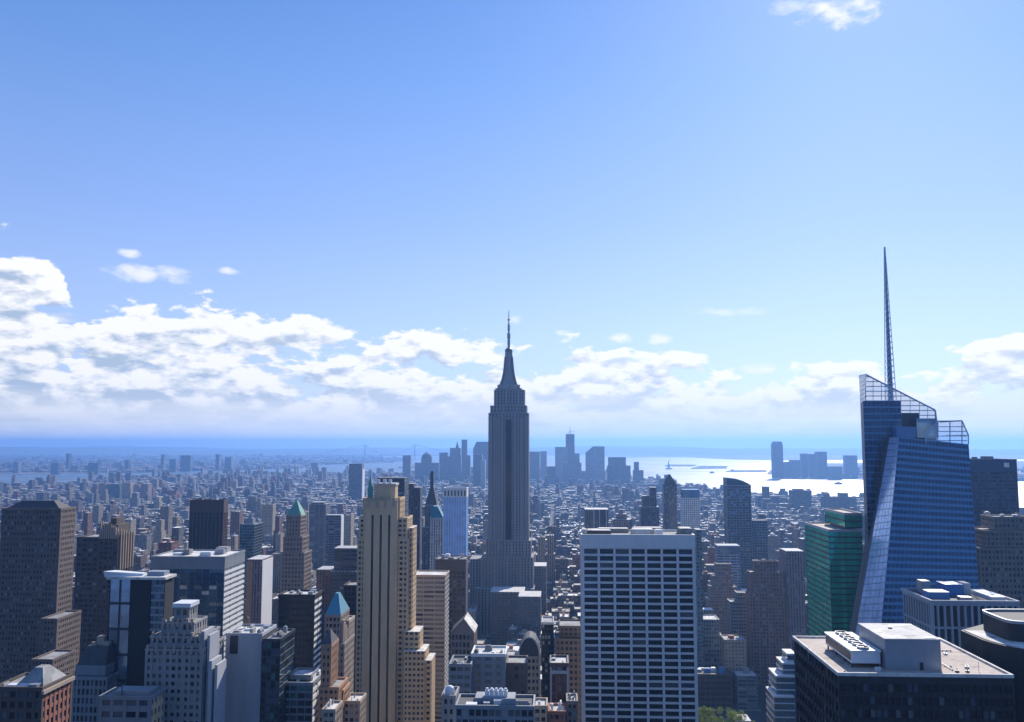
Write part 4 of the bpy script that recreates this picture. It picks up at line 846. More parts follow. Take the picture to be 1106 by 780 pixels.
def crystal():
    zb = 0
    def at(px, py, Y): return P(px, py, Y)
    A0, B0, C0 = at(923, 690, 548), at(950.5, 690, 508), at(1061, 690, 503)
    A1, B1, C1 = at(961, 472, 548), at(971, 472, 528), at(1046, 480, 524)
    r = thing('crystal_tower', 'tall faceted blue glass tower carrying a slanted clear screen and a needle spire', 'skyscraper', ((A0.x+C0.x)/2, 545, 0))
    note([(A0.x, C0.x, 500, 600, 0, A1.z)], 'the faceted blue glass tower')
    D0 = Vector((C0.x, 560, C0.z)); D1 = Vector((C1.x, 558, C1.z)); E0 = Vector((A0.x+.5, 560, A0.z)); E1 = Vector((A1.x, 558, A1.z))
    q = MB(); q.mat('core')
    g = lambda p: (p.x, p.y, 0)
    ins = lambda p, dx, dy: Vector((p.x+dx, p.y+dy, p.z))
    a0, b0, c0 = ins(A0, 3.2, 3.5), ins(B0, 1.2, 3.0), ins(C0, -1.2, 1.2); a1, b1, c1 = ins(A1, 1.6, 2.5), ins(B1, .6, 2.0), ins(C1, -1.2, 1.2)
    q.loft([[g(a0), g(b0), g(c0), g(D0), g(E0)], [tuple(k) for k in (a0, b0, c0, D0, E0)], [tuple(k) for k in (a1, b1, c1, D1, E1)]])
    rear_l, rear_r = X(934.5, 500, 556), X(1012, 470, 556)
    zt = [Z(950, 433, 556), Z(980, 446, 556), Z(1000, 463, 556)]
    xs = [rear_l, X(973, 440, 556), X(993, 450, 556), rear_r]
    BL = (X(929.3, 440, 598), 598); q.prism([(xs[0], 556), (xs[1], 556), (xs[1], 598), BL], 0, zt[0]); q.box(xs[1], xs[2], 556.2, 597, 0, zt[1]); q.box(xs[2], xs[3], 556.4, 596, 0, zt[2])
    q.build('wall', r)
    fr = MB(); fr.mat('bframe'); pn = []; pf = []; pr = []
    patch(fr, pn, (B0, C0, C1, B1), 21, 30, .3, .3, sp=.42)
    patch(fr, pf, (A0, B0, B1, A1), 5, 30, .12, .15, sp=.14)
    Yf = 555.95
    fr.mat('core' if False else 'bframe')
    patch(fr, pr, ((xs[0], Yf, Z(930, 690, 556)), (xs[1], Yf, Z(930, 690, 556)), (xs[1], Yf, zt[0]), (xs[0], Yf, zt[0])), 9, 36, .15, .2, sp=.2)
    fr.build('curtain_wall_frame', r)
    def pk(w):
        x = (w[0][0]+w[1][0])/2; z = w[0][2]
        return 'bglass'
    put_windows(r, pn, [('bglass2', 1)], name='window', cap=70)
    put_windows(r, pf, [('facet', 1)], name='facet_window', cap=20)
    put_windows(r, pr, [('bglass2', 1)], name='rear_window', cap=10)
    # slanted clear screens
    def line(px): return 402+(px-930)*(443-402)/(1010-930)
    sc = MB(); sc.mat('sframe'); gl = MB(); gl.mat('screen')
    def base(px): return 433 if px < 973 else (446 if px < 993 else 463)
    Ys = 555.6
    pxs = [935, 943, 952, 963, 973, 983, 993, 1002, 1010]
    for i, px in enumerate(pxs):
        sc.bar(P(px, base(px+.1 if px < 1010 else 1005), Ys), P(px, line(px), Ys), .2)
    sc.bar(P(935, line(935), Ys), P(1010, line(1010), Ys), .5); sc.bar(P(1010, line(1010), Ys), P(1013, 466, Ys), .6)
    py = 407
    while py < 463:
        a = 930; b_ = 930+(py-402)/(443-402)*80; b_ = min(b_, 1010+(py-443)/23*3 if py > 443 else b_)
        s0 = 935 if py < 433 else (973 if py < 446 else 993)
        if b_-s0 > 1: sc.bar(P(s0, py, Ys), P(b_, py, Ys), .28)
        py += 5.2
    for i in range(len(pxs)-1):
        a, b_ = pxs[i], pxs[i+1]; gl.face([P(a, base(a+.1), Ys+.2), P(b_, base(a+.1), Ys+.2), P(b_, line(b_), Ys+.2), P(a, line(a), Ys+.2)])
    # left flank screen runs back and down
    a0 = P(935, line(935), Ys); fx = lambda y: a0.x+(BL[0]-a0.x)*(y-Ys)/(598-Ys)
    for k in range(1, 6):
        y = Ys+k*8; sc.bar((fx(y), y, zt[0]), (fx(y), y, a0.z+k*.5), .25)
    sc.bar((a0.x, Ys, a0.z), (fx(Ys+40), Ys+40, a0.z+2.5), .35)
    for k in range(1, 6): zk = zt[0]+k*(a0.z-zt[0])/6; sc.bar((a0.x, Ys, zk), (fx(Ys+40), Ys+40, zk), .2)
    gl.face([(a0.x-.1, Ys, zt[0]), (fx(Ys+40)-.1, Ys+40, zt[0]), (fx(Ys+40)-.1, Ys+40, a0.z+2.5), (a0.x-.1, Ys, a0.z)])
    sc.build('screen_frame', r); gl.build('screen_glass', r)
    # lower right screen above the front mass
    s2 = MB(); s2.mat('sframe'); g2 = MB(); g2.mat('screen'); Y2 = 526
    t = {1000: 470, 1013: 455, 1026: 455, 1039: 454.5, 1046: 470}
    ks = sorted(t)
    for px in ks: s2.bar(P(px, 480, Y2), P(px, t[px], Y2), .35)
    for a, b_ in zip(ks, ks[1:]): s2.bar(P(a, t[a], Y2), P(b_, t[b_], Y2), .4); g2.face([P(a, 480, Y2+.1), P(b_, 480, Y2+.1), P(b_, t[b_], Y2+.1), P(a, t[a], Y2+.1)])
    for py in (461, 466, 471, 476): s2.bar(P(1013 if py < 470 else 1000, py, Y2), P(1041 if py < 464 else 1044.5, py, Y2), .25)
    for px in (1046, 1039): 
        p = P(px, t[px], Y2); s2.bar(p, (p.x, 556, p.z), .35)
    s2.build('lower_screen_frame', r); g2.build('lower_screen_glass', r)
    z = Z(1000, 474, 540)
    q = MB(); q.mat('blue_panel'); q.box(X(967, 465, 550), X(989.5, 465, 550), 549, 555.4, A1.z-.5, Z(970, 461, 549)); q.build('plant_room', r)
    q = MB(); q.mat('gpanel'); q.box(X(990, 460, 548), X(1012, 460, 548), 548, 555.2, A1.z-.5, Z(1000, 452, 548)); q.build('plant_room', r)
    # spire: tapering lattice
    q = MB(); q.mat('white_metal'); base_p = P(962, 433, 572); top_p = P(954.5, 267, 572); cx, cyy = base_p.x, 572
    cx = (X(962.5, 433, 572)+X(955, 267, 572))/2
    z0 = zt[0]; z1 = Z(954.5, 267, 572); n = 26; H = z1-z0
    def wd(t): return 2.3*(1-t)+.25
    for s in ((-1, -1), (1, -1), (1, 1), (-1, 1)):
        for k in range(n): 
            t0, t1 = k/n, (k+1)/n; a, b_ = wd(t0), wd(t1)
            q.bar((cx+s[0]*a, cyy+s[1]*a, z0+H*t0), (cx+s[0]*b_, cyy+s[1]*b_, z0+H*t1), .26)
    for k in range(n):
        t0, t1 = k/n, (k+1)/n; a, b_ = wd(t0), wd(t1)
        q.bar((cx-a, cyy-a, z0+H*t0), (cx+a, cyy-a, z0+H*t0), .16); q.bar((cx-a, cyy+a, z0+H*t0), (cx+a, cyy+a, z0+H*t0), .16)
        q.bar((cx-a, cyy-a, z0+H*t0), (cx+b_, cyy-b_, z0+H*t1), .16); q.bar((cx+a, cyy-a, z0+H*t0), (cx+a, cyy+a, z0+H*t0), .16); q.bar((cx-a, cyy-a, z0+H*t0), (cx-b_, cyy+b_, z0+H*t1), .16)
    q.mat('gpanel'); q.loft([[(cx+s[0]*1.3, cyy+s[1]*1.3, z0) for s in ((-1, -1), (1, -1), (1, 1), (-1, 1))], [(cx+s[0]*.3, cyy+s[1]*.3, z1-2) for s in ((-1, -1), (1, -1), (1, 1), (-1, 1))]])
    q.build('spire', r)
crystal()
# ---- concrete finned building in front of crystal tower
def finned():
    Y = 400; D = 34; x0, x1 = X(1006, 660, Y), X(1102, 660, Y); z = Z(1010, 648.5, Y)
    r = thing('finned_building', 'low concrete building with tall dark fins and blue roof boxes below the crystal tower', 'office block', ((x0+x1)/2, Y+D/2, 0)); note([(x0, x1, Y, Y+D, 0, z)], 'the finned concrete building')
    q = MB(); q.mat('pale_concrete'); ww = []
    q.box(x0+1.2, x1-1.2, Y+1.2, Y+D, 0, z-1.3)
    for a in (x0, x1-1.2): q.box(a, a+1.2, Y, Y+1.2, 0, z-1.3)
    fl = 23.5/F*Y; nb = 13; L_ = x1-x0
    for O, u, n, Lx, nbb in (((x0, Y), (1, 0), (0, -1), L_, 13), ((x0, Y+D), (0, -1), (-1, 0), D, 12)):
        b = Lx/nbb
        for k in range(1, nbb): q.fbox(O, u, n, k*b-.45, k*b+.45, 0, z-1.3, -1.15, -.02)
        for k in range(0, 6):
            zz = z-1.4-k*fl
            if zz < 20: break
            q.fbox(O, u, n, 1.2, Lx-1.2, zz-.9, zz, -1.16, -.15)
            for i in range(nbb):
                ua, ub = i*b+(.45 if i else 1.2), (i+1)*b-(.45 if i < nbb-1 else 1.2); d = -1.1
                qq = lambda a, z_: (O[0]+u[0]*a+n[0]*d, O[1]+u[1]*a+n[1]*d, z_)
                ww.append((qq(ua, zz-fl), qq(ub, zz-fl), qq(ub, zz-.9), qq(ua, zz-.9)))
    q.build('wall', r)
    q = MB(); q.mat('roof_dark'); q.box(x0+1, x1-1, Y+1, Y+D-1, z-1.3, z-.9, True); q.build('roof', r)
    q = MB(); q.mat('pale_concrete'); t = .9
    for (a, b, c, d) in ((x0-.1, x1+.1, Y-.1, Y+t), (x0-.1, x1+.1, Y+D-t, Y+D+.1), (x0-.1, x0+t, Y+t, Y+D-t), (x1-t, x1+.1, Y+t, Y+D-t)): q.box(a, b, c, d, z-1.3, z, True)
    q.build('parapet', r)
    for (a, b, ya, yb, h, mt) in ((x0+3, x0+12, Y+9, Y+17, 3.0, 'blue_panel'), (x0+14, x0+22, Y+18, Y+28, 5, 'blue_panel'), (x0+15, x0+20, Y+5, Y+9, 1.5, 'grey_metal'), (x0+24, x0+27, Y+22, Y+29, 5, 'roof_pale'), (x0-1+7, x0+10, Y+24, Y+30, 5.5, 'grey_metal'), (x1-9, x1-3, Y+6, Y+26, 1.6, 'white_metal')):
        g = MB(); g.mat(mt); g.box(a, b, ya, yb, z-.95, z-.9+h); g.build('roof_plant', r)
    put_windows(r, ww, [('win', 5), ('win2', 2), ('bronze', 1)])
finned()
# ---- black block with cooling tower
def black_roof():
    Y = 260; D = 48; x0, x1 = X(905, 727, Y), X(1094.5, 727, Y); z = Z(1000, 727, Y)
    r = thing('black_office_block', 'near black office block whose tan roof carries a fan unit and plant room', 'office block', ((x0+x1)/2, Y+D/2, 0)); note([(x0, x1, Y, Y+D, 0, z)], 'the near black office block')
    q = MB(); q.mat('black_clad'); ww = []
    q.box(x0+.4, x1-.4, Y+.4, Y+D, 0, z-1.1)
    for a in (x0, x1-.5): q.box(a, a+.5, Y, Y+.5, 0, z-1.1)
    q.fbox((x0, Y), (1, 0), (0, -1), .5, x1-x0-.5, z-3.2, z-1.1, -.4, -.02)
    facade(q, ww, (x0, Y), (1, 0), (0, -1), x1-x0, 100, z-3.2, bay=1.75, fl=3.8, pw=.3, sh=.38, dep=.4, c=.5)
    facade(q, ww, (x0, Y+D), (0, -1), (-1, 0), D, 100, z-1.1, bay=3.2, fl=3.8, pw=.3, sh=.38, dep=.4, c=.5)
    q.build('wall', r)
    put_windows(r, ww, [('win', 12), ('win2', 2), ('blind2', .6)])
    q = MB(); q.mat('roof_tan'); q.box(x0+.6, x1-.6, Y+.6, Y+D-.6, z-1.1, z-.75, True); q.build('roof', r)
    q = MB(); q.mat('roof_pale'); t = .6
    for (a, b, c, d) in ((x0-.1, x1+.1, Y-.1, Y+t), (x0-.1, x1+.1, Y+D-t, Y+D+.1), (x0-.1, x0+t, Y+t, Y+D-t), (x1-t, x1+.1, Y+t, Y+D-t)): q.box(a, b, c, d, z-1.1, z-.15, True)
    q.build('parapet', r)
    zr = z-.75
    # plant room
    ph = 9.4
    a, b = X(955, 724, Y+2.2), X(1017, 724, Y+2.2)
    ya, yb = Y+2.5, Y+25
    # solved from the four roof corners of the photograph
    Yf = 266; a, b = X(956, 700, Yf), X(1016, 700, Yf); zt = Z(985, 690, Yf); Yb = (480-690)/(480-674)*Yf
    g = MB(); g.mat('grey_metal'); g.box(a, b, Yf, Yb, zr, zt-.35); po = g.build('plant_room', r)
    g = MB(); g.mat('roof_pale'); g.box(a-.2, b+.2, Yf-.2, Yb+.2, zt-.35, zt, True); g.build('plant_room_roof', r)
    g = MB(); g.mat('dark_metal'); dx = X(995, 710, Yf); g.box(dx-.5, dx+.5, Yf-.12, Yf-.02, zr+.1, zr+2.2, True); g.build('plant_room_door', r)
    g = MB(); g.mat('grey_metal'); cx = (a+b)/2-1; g.box(cx-.5, cx+.5, Yb-8, Yb-7, zt, zt+.5); g.box(b-4, b-1, Yf+1, Yf+1.6, zt, zt+.2); g.build('roof_hatch', r)
    # fan unit
    Yc = 268; a, b = X(919.5, 702, Yc), X(950.5, 702, Yc); zt = Z(935, 702.5, Yc); zl = zr+1.3; Ye = Yc+25
    g = MB(); g.mat('white_metal'); g.box(a, b, Yc, Ye, zl, zt-.4); g.box(a-.25, b+.25, Yc-.25, Ye+.25, zt-.4, zt, True)
    fo = g.build('fan_unit', r)
    g = MB(); g.mat('dark_metal')
    g.box(a-.08, a-.01, Yc+.6, Ye-.6, zl+.6, zt-.8, True); fo2 = g.build('louvre_panel', fo)
    for i in range(6):
        yy = Yc+2.4+i*4.0; cx = (a+b)/2; rr = 1.75
        g = MB(); g.mat('grey_metal'); n = 20
        ring = lambda R_, zz: [(cx+R_*math.cos(2*math.pi*k/n), yy+R_*math.sin(2*math.pi*k/n), zz) for k in range(n)]
        g.loft([ring(rr, zt), ring(rr, zt+.7), ring(rr-.15, zt+.7), ring(rr-.15, zt+.1)], cap=False); g.mat('dark_metal'); g.cyl(cx, yy, zt+.02, zt+.12, rr-.15, n=20); g.cyl(cx, yy, zt+.12, zt+.5, .35)
        for k in range(5):
            an = 2*math.pi*k/5+i; g.mat('grey_metal'); ux, uy = math.cos(an), math.sin(an)
            g.face([(cx+ux*.3-uy*.2, yy+uy*.3+ux*.2, zt+.3), (cx+ux*1.5-uy*.3, yy+uy*1.5+ux*.3, zt+.25), (cx+ux*1.5+uy*.3, yy+uy*1.5-ux*.3, zt+.42), (cx+ux*.3+uy*.2, yy+uy*.3-ux*.2, zt+.4)])
        g.build('fan', fo)
    g = MB(); g.mat('dark_metal')
    for yy in (Yc+1, Yc+8, Yc+16, Ye-1):
        for xx in (a+.5, b-.5): g.box(xx-.2, xx+.2, yy-.2, yy+.2, zr, zl)
    g.build('support_legs', fo)
    rnd = random.Random(3)
    for k in range(9):
        g = MB(); g.mat(rnd.choice(['grey_metal', 'white_metal', 'dark_metal'])); xx = rnd.uniform(X(1022, 715, Y+10), x1-5); yy = rnd.uniform(Y+4, Y+D-6); s = rnd.uniform(.2, .5)
        g.box(xx-s, xx+s, yy-s, yy+s, zr, zr+rnd.uniform(.4, .8)); g.cyl(xx, yy, zr+.4, zr+1.1, .12); g.build('roof_vent', r)
    g = MB(); g.mat('grey_metal'); g.bar((X(1057, 720, Y+6), Y+6, zr), (X(1057, 720, Y+6), Y+6, zr+2.6), .07); g.build('roof_pole', r)
    for (xa, ya, xb, yb) in ((X(1022, 715, Y+10), Y+6, X(1022, 715, Y+10), Y+36), (X(1030, 715, Y+10), Y+30, x1-4, Y+30), (x0+3, Y+3, X(915, 715, Y), Y+3)):
        g = MB(); g.mat('grey_metal'); g.bar((xa, ya, zr+.35), (xb, yb, zr+.35), .14, 8)
        for k in range(7): f_ = k/6; g.box(xa+(xb-xa)*f_-.12, xa+(xb-xa)*f_+.12, ya+(yb-ya)*f_-.12, ya+(yb-ya)*f_+.12, zr, zr+.3)
        g.build('roof_pipe', r)
    for (px, py) in ((951, 715), (948, 719)):
        g = MB(); g.mat('white_metal'); p = P(px, py, Y+4); g.cyl(p.x, Y+5, zr, zr+1.0, .5); g.build('roof_vent', r)
black_roof()
# ---- right edge
def drum():
    Y = 285; r = thing('dark_terraced_building', 'dark building with a round cornered upper block above a grey terrace at the right edge', 'building', (X(1090, 700, Y), Y+14, 0))
    z1 = Z(1050, 696, Y); z2 = Z(1090, 676, Y)
    note([(X(1047, 700, Y), X(1140, 700, Y), Y-8, Y+25, 0, z1)], 'the dark terraced building')
    xa, xb = X(1047, 696, 300), X(1160, 700, Y)
    def arcpoly(cx, cy, R_, a0, a1, n=18): return [(cx+R_*math.cos(a0+(a1-a0)*k/n), cy+R_*math.sin(a0+(a1-a0)*k/n)) for k in range(n+1)]
    base = [(xa, 306)] + arcpoly(xa+26, 296, 26, math.pi*1.05, math.pi*1.6) + [(xb, 270), (xb, 318), (xa+14, 318)]
    q = MB(); q.mat('black_clad'); q.prism(base, 0, z1); q.mat('bronze')
    q.build('wall', r)
    q = MB(); q.mat('roof_pale'); ins = [(p[0]+(.7 if p[0] < xb else 0), p[1]+.7) for p in base]; q.prism([(xa+.8, 305)] + arcpoly(xa+26, 296, 25.2, math.pi*1.05, math.pi*1.6) + [(xb-.5, 271), (xb-.5, 305)], z1, z1+.25); q.build('terrace_roof', r)
    q = MB(); q.mat('black_clad'); cx = X(1076, 680, 296)+18; se = lambda a, k: (k*math.copysign(abs(math.cos(a))**.32, math.cos(a)), (k-7)*math.copysign(abs(math.sin(a))**.32, math.sin(a))); dr = [(cx+se(2*math.pi*k/32, 17.8)[0], 298+se(2*math.pi*k/32, 17.8)[1]) for k in range(32)]; q.prism(dr, z1-.5, z2); q.build('upper_block', r); q = MB(); q.mat('roof_dark'); q.prism([(cx+(p[0]-cx)*.96, 298+(p[1]-298)*.93) for p in dr], z2, z2+.1); q.build('upper_roof', r)
    q = MB(); q.mat('grey_metal'); n = 32; ring = lambda R_, z: [(cx+se(2*math.pi*k/n, R_)[0], 298+se(2*math.pi*k/n, R_)[1], z) for k in range(n)]
    q.loft([ring(17.9, z2), ring(17.9, z2+.9), ring(17.3, z2+.9), ring(17.3, z2+.05)], cap=False); q.build('upper_rim', r)
    for k in range(4):
        q = MB(); q.mat('white_metal' if k % 2 else 'grey_metal'); q.box(cx-13+k*3.2, cx-11+k*3.2, 287+k, 289+k, z2, z2+1.1+.2*k); q.build('roof_plant', r)
drum()
M['navy'] = stone('navy_cladding', (.018, .045, .12), .35)
r, tb = tower('dark_slab', 'huge dark navy slab rising right of the crystal tower', 'skyscraper', 900, 40, [(1046, 1098, 496)], wall='navy', bay=2.6, fl=3.8, pw=.35, sh=.3, dep=.25, solid=11, wins=[('win', 3), ('win2', 1)], short='the navy slab', roof='roof_dark')
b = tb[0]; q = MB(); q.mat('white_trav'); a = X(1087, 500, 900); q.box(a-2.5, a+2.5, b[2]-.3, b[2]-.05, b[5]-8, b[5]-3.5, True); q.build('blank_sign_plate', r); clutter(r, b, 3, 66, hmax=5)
r, tb = tower('setback_building', 'brown masonry building with stepped pale top at the right edge', 'building', 600, 34, [(1058, 1122, 592), (1065, 1118, 573, 4, 26), (1073, 1114, 558, 8, 18)], wall='warm_grey', bay=2.6, fl=3.7, pw=1.0, sh=.45, dep=.4, roof='roof_pale', short='the brown setback building')
clutter(r, tb[-1], 4, 71, hmax=3); 
# ================================================================== the tall spire tower in the middle
def spire_tower():
    Y = 1250
    tiers = [(507, 530, 604, 6, 50, 0), (512, 577, 636, -18, 75), (520, 576, 602, -4, 62, 0), (524.5, 573.5, 584, -1, 50), (527.5, 570.8, 446, 0, 44), (529.5, 568.8, 438, 2, 40), (533.5, 566.5, 421, 5, 34)]
    r, tb = tower('spire_tower', 'tallest grey limestone tower with a tapering mast and needle antenna at centre', 'skyscraper', Y, 44, tiers, wall='esb', bay=4.6, fl=3.9, pw=1.9, sh=.55, dep=.9, sp_mat='steel', short='the tall spire tower', par=1.2, wins=[('win', 5), ('win2', 1)], wide_every=4)
    x0, x1, y0, y1, z0, z1 = tb[4]
    # flanks standing proud on both sides of the recessed centre
    q = MB(); q.mat('esb')
    for (a, b) in ((529, 531.2), (541.5, 543.6), (555, 557.2), (567.3, 569.4)):
        q.box(X(a, 500, Y), X(b, 500, Y), Y-2.2, Y-.05, tb[3][5]+.2, z1-4)
    for (a, b) in ((531.8, 541), (557.8, 566.8)):
        n = 3
        for k in range(n):
            w = (b-a)/n; q.box(X(a+k*w+w*.25, 500, Y), X(a+k*w+w*.72, 500, Y), Y-1.3, Y-.05, tb[3][5]+.2, z1-6)
    q.build('pilasters', r)
    q = MB(); q.mat('win'); q.box(X(546, 500, Y), X(552.6, 500, Y), Y-.35, Y-.06, tb[3][5]+1, z1-10); q.build('centre_recess', r)
    Yc = Y+22; cx = (X(549.5, 400, Yc)+X(549.5, 421, Yc))/2
    zz = lambda py: Z(549, py, Yc)
    m1 = Yc/F
    q = MB(); q.mat('esb')
    prof = [(421, 12.5), (416, 12.5), (415.8, 10.5), (412, 8.2), (408, 6.8), (402, 5.8), (394, 5.0), (384, 4.2), (380, 3.9)]
    ring = lambda R_, z, n=16: [(cx+R_*math.cos(2*math.pi*(k+.5)/n), Yc+R_*math.sin(2*math.pi*(k+.5)/n), z) for k in range(n)]
    q.loft([ring(w*m1, zz(py)) for py, w in prof]); q.build('mast', r)
    for an in range(4):
        q = MB(); q.mat('steel'); c, s = math.cos(an*math.pi/2+math.pi/4), math.sin(an*math.pi/2+math.pi/4)
        pr = [(416, 11.8), (410, 9.2), (403, 7.2), (395, 6.0), (386, 5.0)]
        for (pa, wa), (pb, wb) in zip(pr, pr[1:]): q.bar((cx+c*wa*m1, Yc+s*wa*m1, zz(pa)), (cx+c*wb*m1, Yc+s*wb*m1, zz(pb)), 1.4)
        q.build('mast_wing', r)
    q = MB(); q.mat('steel'); q.loft([ring(w*m1, zz(py)) for py, w in ((380, 4.1), (378.5, 4.3), (377, 3.4), (375.6, 1.6))]); q.build('dome', r)
    q = MB(); q.mat('grey_metal'); q.loft([ring(w*m1, zz(py), 8) for py, w in ((376, 1.5), (366, 1.35), (365.5, 1.9), (360, 1.9), (359.5, 1.1), (350, 1.0), (349, .6), (341, .5), (335, .2))])
    for py in (372, 369, 356, 353, 346): q.loft([ring(1.9*m1, zz(py), 8), ring(1.9*m1, zz(py)+1.2, 8)])
    q.build('antenna', r)
    for (px, py) in ((537, 421), (540, 419), (562, 421), (559, 419)):
        q = MB(); q.mat('esb'); a = X(px, py, Y+14); q.box(a-2.5, a+2.5, Y+12, Y+18, tb[-1][5]-1, Z(px, py, Y+14)+2); q.build('corner_block', r)
spire_tower()
# low roofs at its foot
for i, (a, b_, c, Yy, lab, tn) in enumerate([(530, 566, 640, 1150, 'flat pale roofed block at the foot of the tall spire tower', (.14, .13, .13)), (560, 584, 645, 1090, 'grey block with a light roof below right of the tall spire tower', (.11, .11, .12)), (572, 590, 612, 1300, 'brown grey block with a sunlit roof strip right of the tall spire tower', (.22, .19, .18))]):
    simple('low_building', lab, 'building', Yy, 40, [(a, b_, c)], tn, 'city', (.55, .53, .5))
# ================================================================== downtown far skyline
FG = 'towers of the hazy blue skyline beyond the tall spire tower'
def far(label, tiers, Y=6000, D=45, tone=(.16, .17, .2), mat='cityv', group=FG, cat='skyscraper', name='skyline_tower', topper=None, short=None):
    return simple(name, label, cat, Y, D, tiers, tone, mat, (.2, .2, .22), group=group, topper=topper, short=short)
far('leftmost plain hazy tower of the far skyline, a narrow box', [(435, 443.5, 492)])
def dome(q, b):
    x0, x1, y0, y1, z0, z1 = b; q.mat('roof_dark'); cx, cyy, R_ = (x0+x1)/2, (y0+y1)/2, (x1-x0)/2
    q.loft([[(cx+R_*c*math.cos(t*math.pi/8), cyy+R_*c*math.sin(t*math.pi/8), z1+h) for t in range(16)] for c, h in ((1, 0), (.9, 12), (.65, 22), (.3, 28), (.08, 34))])
far('hazy tower with a rounded dome top left in the far skyline', [(448, 474, 500), (455, 466, 494, 5)], topper=[('dome', dome)], Y=5900)
far('hazy square shouldered tower just right of the domed one', [(474.5, 483.5, 489)], Y=6100)
far('hazy twin peaked block with a thin pointed spire', [(483.5, 498, 493), (486, 497.5, 484, 5)], Y=5900, topper=[('spire', lambda q, b: (q.mat('roof_dark'), q.pyramid((b[0]+b[1])/2, (b[0]+b[1])/2+22, b[2]+8, b[2]+30, b[5], b[5]+42, .1)))])
far('tallest hazy slab left of the tall spire tower', [(497.5, 508, 492, 8), (498.5, 504.5, 475, 10, 35)], Y=6200)
r, tb = far('hazy flat topped slab with one cut corner touching the tall spire tower', [(511, 528, 485)], Y=6100)
b = tb[0]; q = MB(); q.mat('cityv'); q.tone = (.16, .17, .2); q.loft([[(b[0], b[2], b[5]), (b[1], b[2], b[5]), (b[1], b[3], b[5]), (b[0], b[3], b[5])], [(b[0]+22, b[2], b[5]+50), (b[1], b[2], b[5]+50), (b[1], b[3], b[5]+50), (b[0]+22, b[3], b[5]+50)]]); q.build('cut_corner_top', r)
far('darker hazy box in front of the cut corner slab', [(511.5, 521, 491)], Y=5300, tone=(.07, .08, .11))
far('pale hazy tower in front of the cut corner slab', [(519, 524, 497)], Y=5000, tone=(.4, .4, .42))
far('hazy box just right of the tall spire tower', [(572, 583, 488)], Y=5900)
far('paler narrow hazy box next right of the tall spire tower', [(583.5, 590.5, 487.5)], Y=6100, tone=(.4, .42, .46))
far('low hazy block with a light side in the gap right of the spire tower', [(590.5, 600, 504)], Y=5600)
def crane(q, b):
    x0, x1, y0, y1, z0, z1 = b; cx = (x0+x1)/2; q.mat('grey_metal'); q.bar((cx, y0+20, z1), (cx, y0+20, z1+48), 2.2); q.bar((cx-18, y0+20, z1+10), (cx+30, y0+20, z1+22), 1.6)
far('highest hazy tower right of the spire tower, cranes on its flat top', [(611, 620.5, 469)], Y=6000, topper=[('crane', crane)], short='the highest far tower')
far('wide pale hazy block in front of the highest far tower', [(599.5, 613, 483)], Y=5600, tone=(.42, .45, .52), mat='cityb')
far('hazy tapered block right in front of the highest far tower', [(608, 628, 500), (614, 626, 490, 5)], Y=5400, tone=(.3, .33, .4), mat='cityb')
r, tb = far('hazy tower with a slanted left shoulder right of the highest one', [(632.5, 653, 489)], Y=5900, tone=(.3, .34, .42), mat='cityb')
b = tb[0]; q = MB(); q.mat('cityb'); q.tone = (.3, .34, .42); q.loft([[(b[0], b[2], b[5]), (b[1], b[2], b[5]), (b[1], b[3], b[5]), (b[0], b[3], b[5])], [(b[0]+50, b[2], b[5]+42), (b[1], b[2], b[5]+42), (b[1], b[3], b[5]+42), (b[0]+50, b[3], b[5]+42)]]); q.build('slanted_top', r)
far('hazy wide block with chamfered top, third right of the highest one', [(656, 681, 503), (657, 676, 494, 4)], Y=5500, tone=(.1, .11, .14))
far('last slim hazy tower before the open bay', [(684, 695, 508), (685, 690, 499, 4)], Y=5500, tone=(.1, .11, .14))
far('hazy block with a small tower by the shore in front of the bay', [(700, 735, 523), (712, 728, 517, 4), (718, 724, 513, 6)], Y=4600, tone=(.1, .11, .13))
far('low hazy riverside block left of the curved top glass tower', [(736, 750, 526), (741, 744, 524, 3)], Y=4400, tone=(.13, .13, .15))
far('low dark hazy riverside block with a stub tower right of the curved glass tower', [(818, 842, 536), (825, 831, 526, 4)], Y=3500, tone=(.12, .12, .14))
far('flat topped hazy riverside warehouse right of the curved glass tower', [(855, 876, 530), (858, 868, 528.5, 4)], Y=3400, tone=(.1, .1, .12))
far('hazy riverside building with twin stubs near the green glass tower', [(890, 925, 537), (892, 896, 533, 3), (908, 916, 533, 3, None, 0)], Y=3300, tone=(.12, .12, .14))
r, tb = far('lone dark blue slab standing alone left of the beige ribbed tower', [(377, 391, 501)], Y=3900, tone=(.03, .035, .05), group=None, short='the lone dark blue slab')
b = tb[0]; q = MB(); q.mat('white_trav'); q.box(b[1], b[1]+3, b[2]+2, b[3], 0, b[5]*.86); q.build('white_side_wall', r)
NG = 'towers on the far western shore'
r, tb = far('tall lone hazy tower on the far western shore with rounded top corners', [(834, 845.5, 480)], Y=6900, group=NG, tone=(.08, .11, .15), short='the lone western shore tower')
b = tb[0]; q = MB(); q.mat('steel_glass'); q.loft([[(b[0], b[2], b[5]), (b[1], b[2], b[5]), (b[1], b[3], b[5]), (b[0], b[3], b[5])], [(b[0]+8, b[2]+6, b[5]+22), (b[1]-8, b[2]+6, b[5]+22), (b[1]-8, b[3]-6, b[5]+22), (b[0]+8, b[3]-6, b[5]+22)]]); q.build('crown', r)
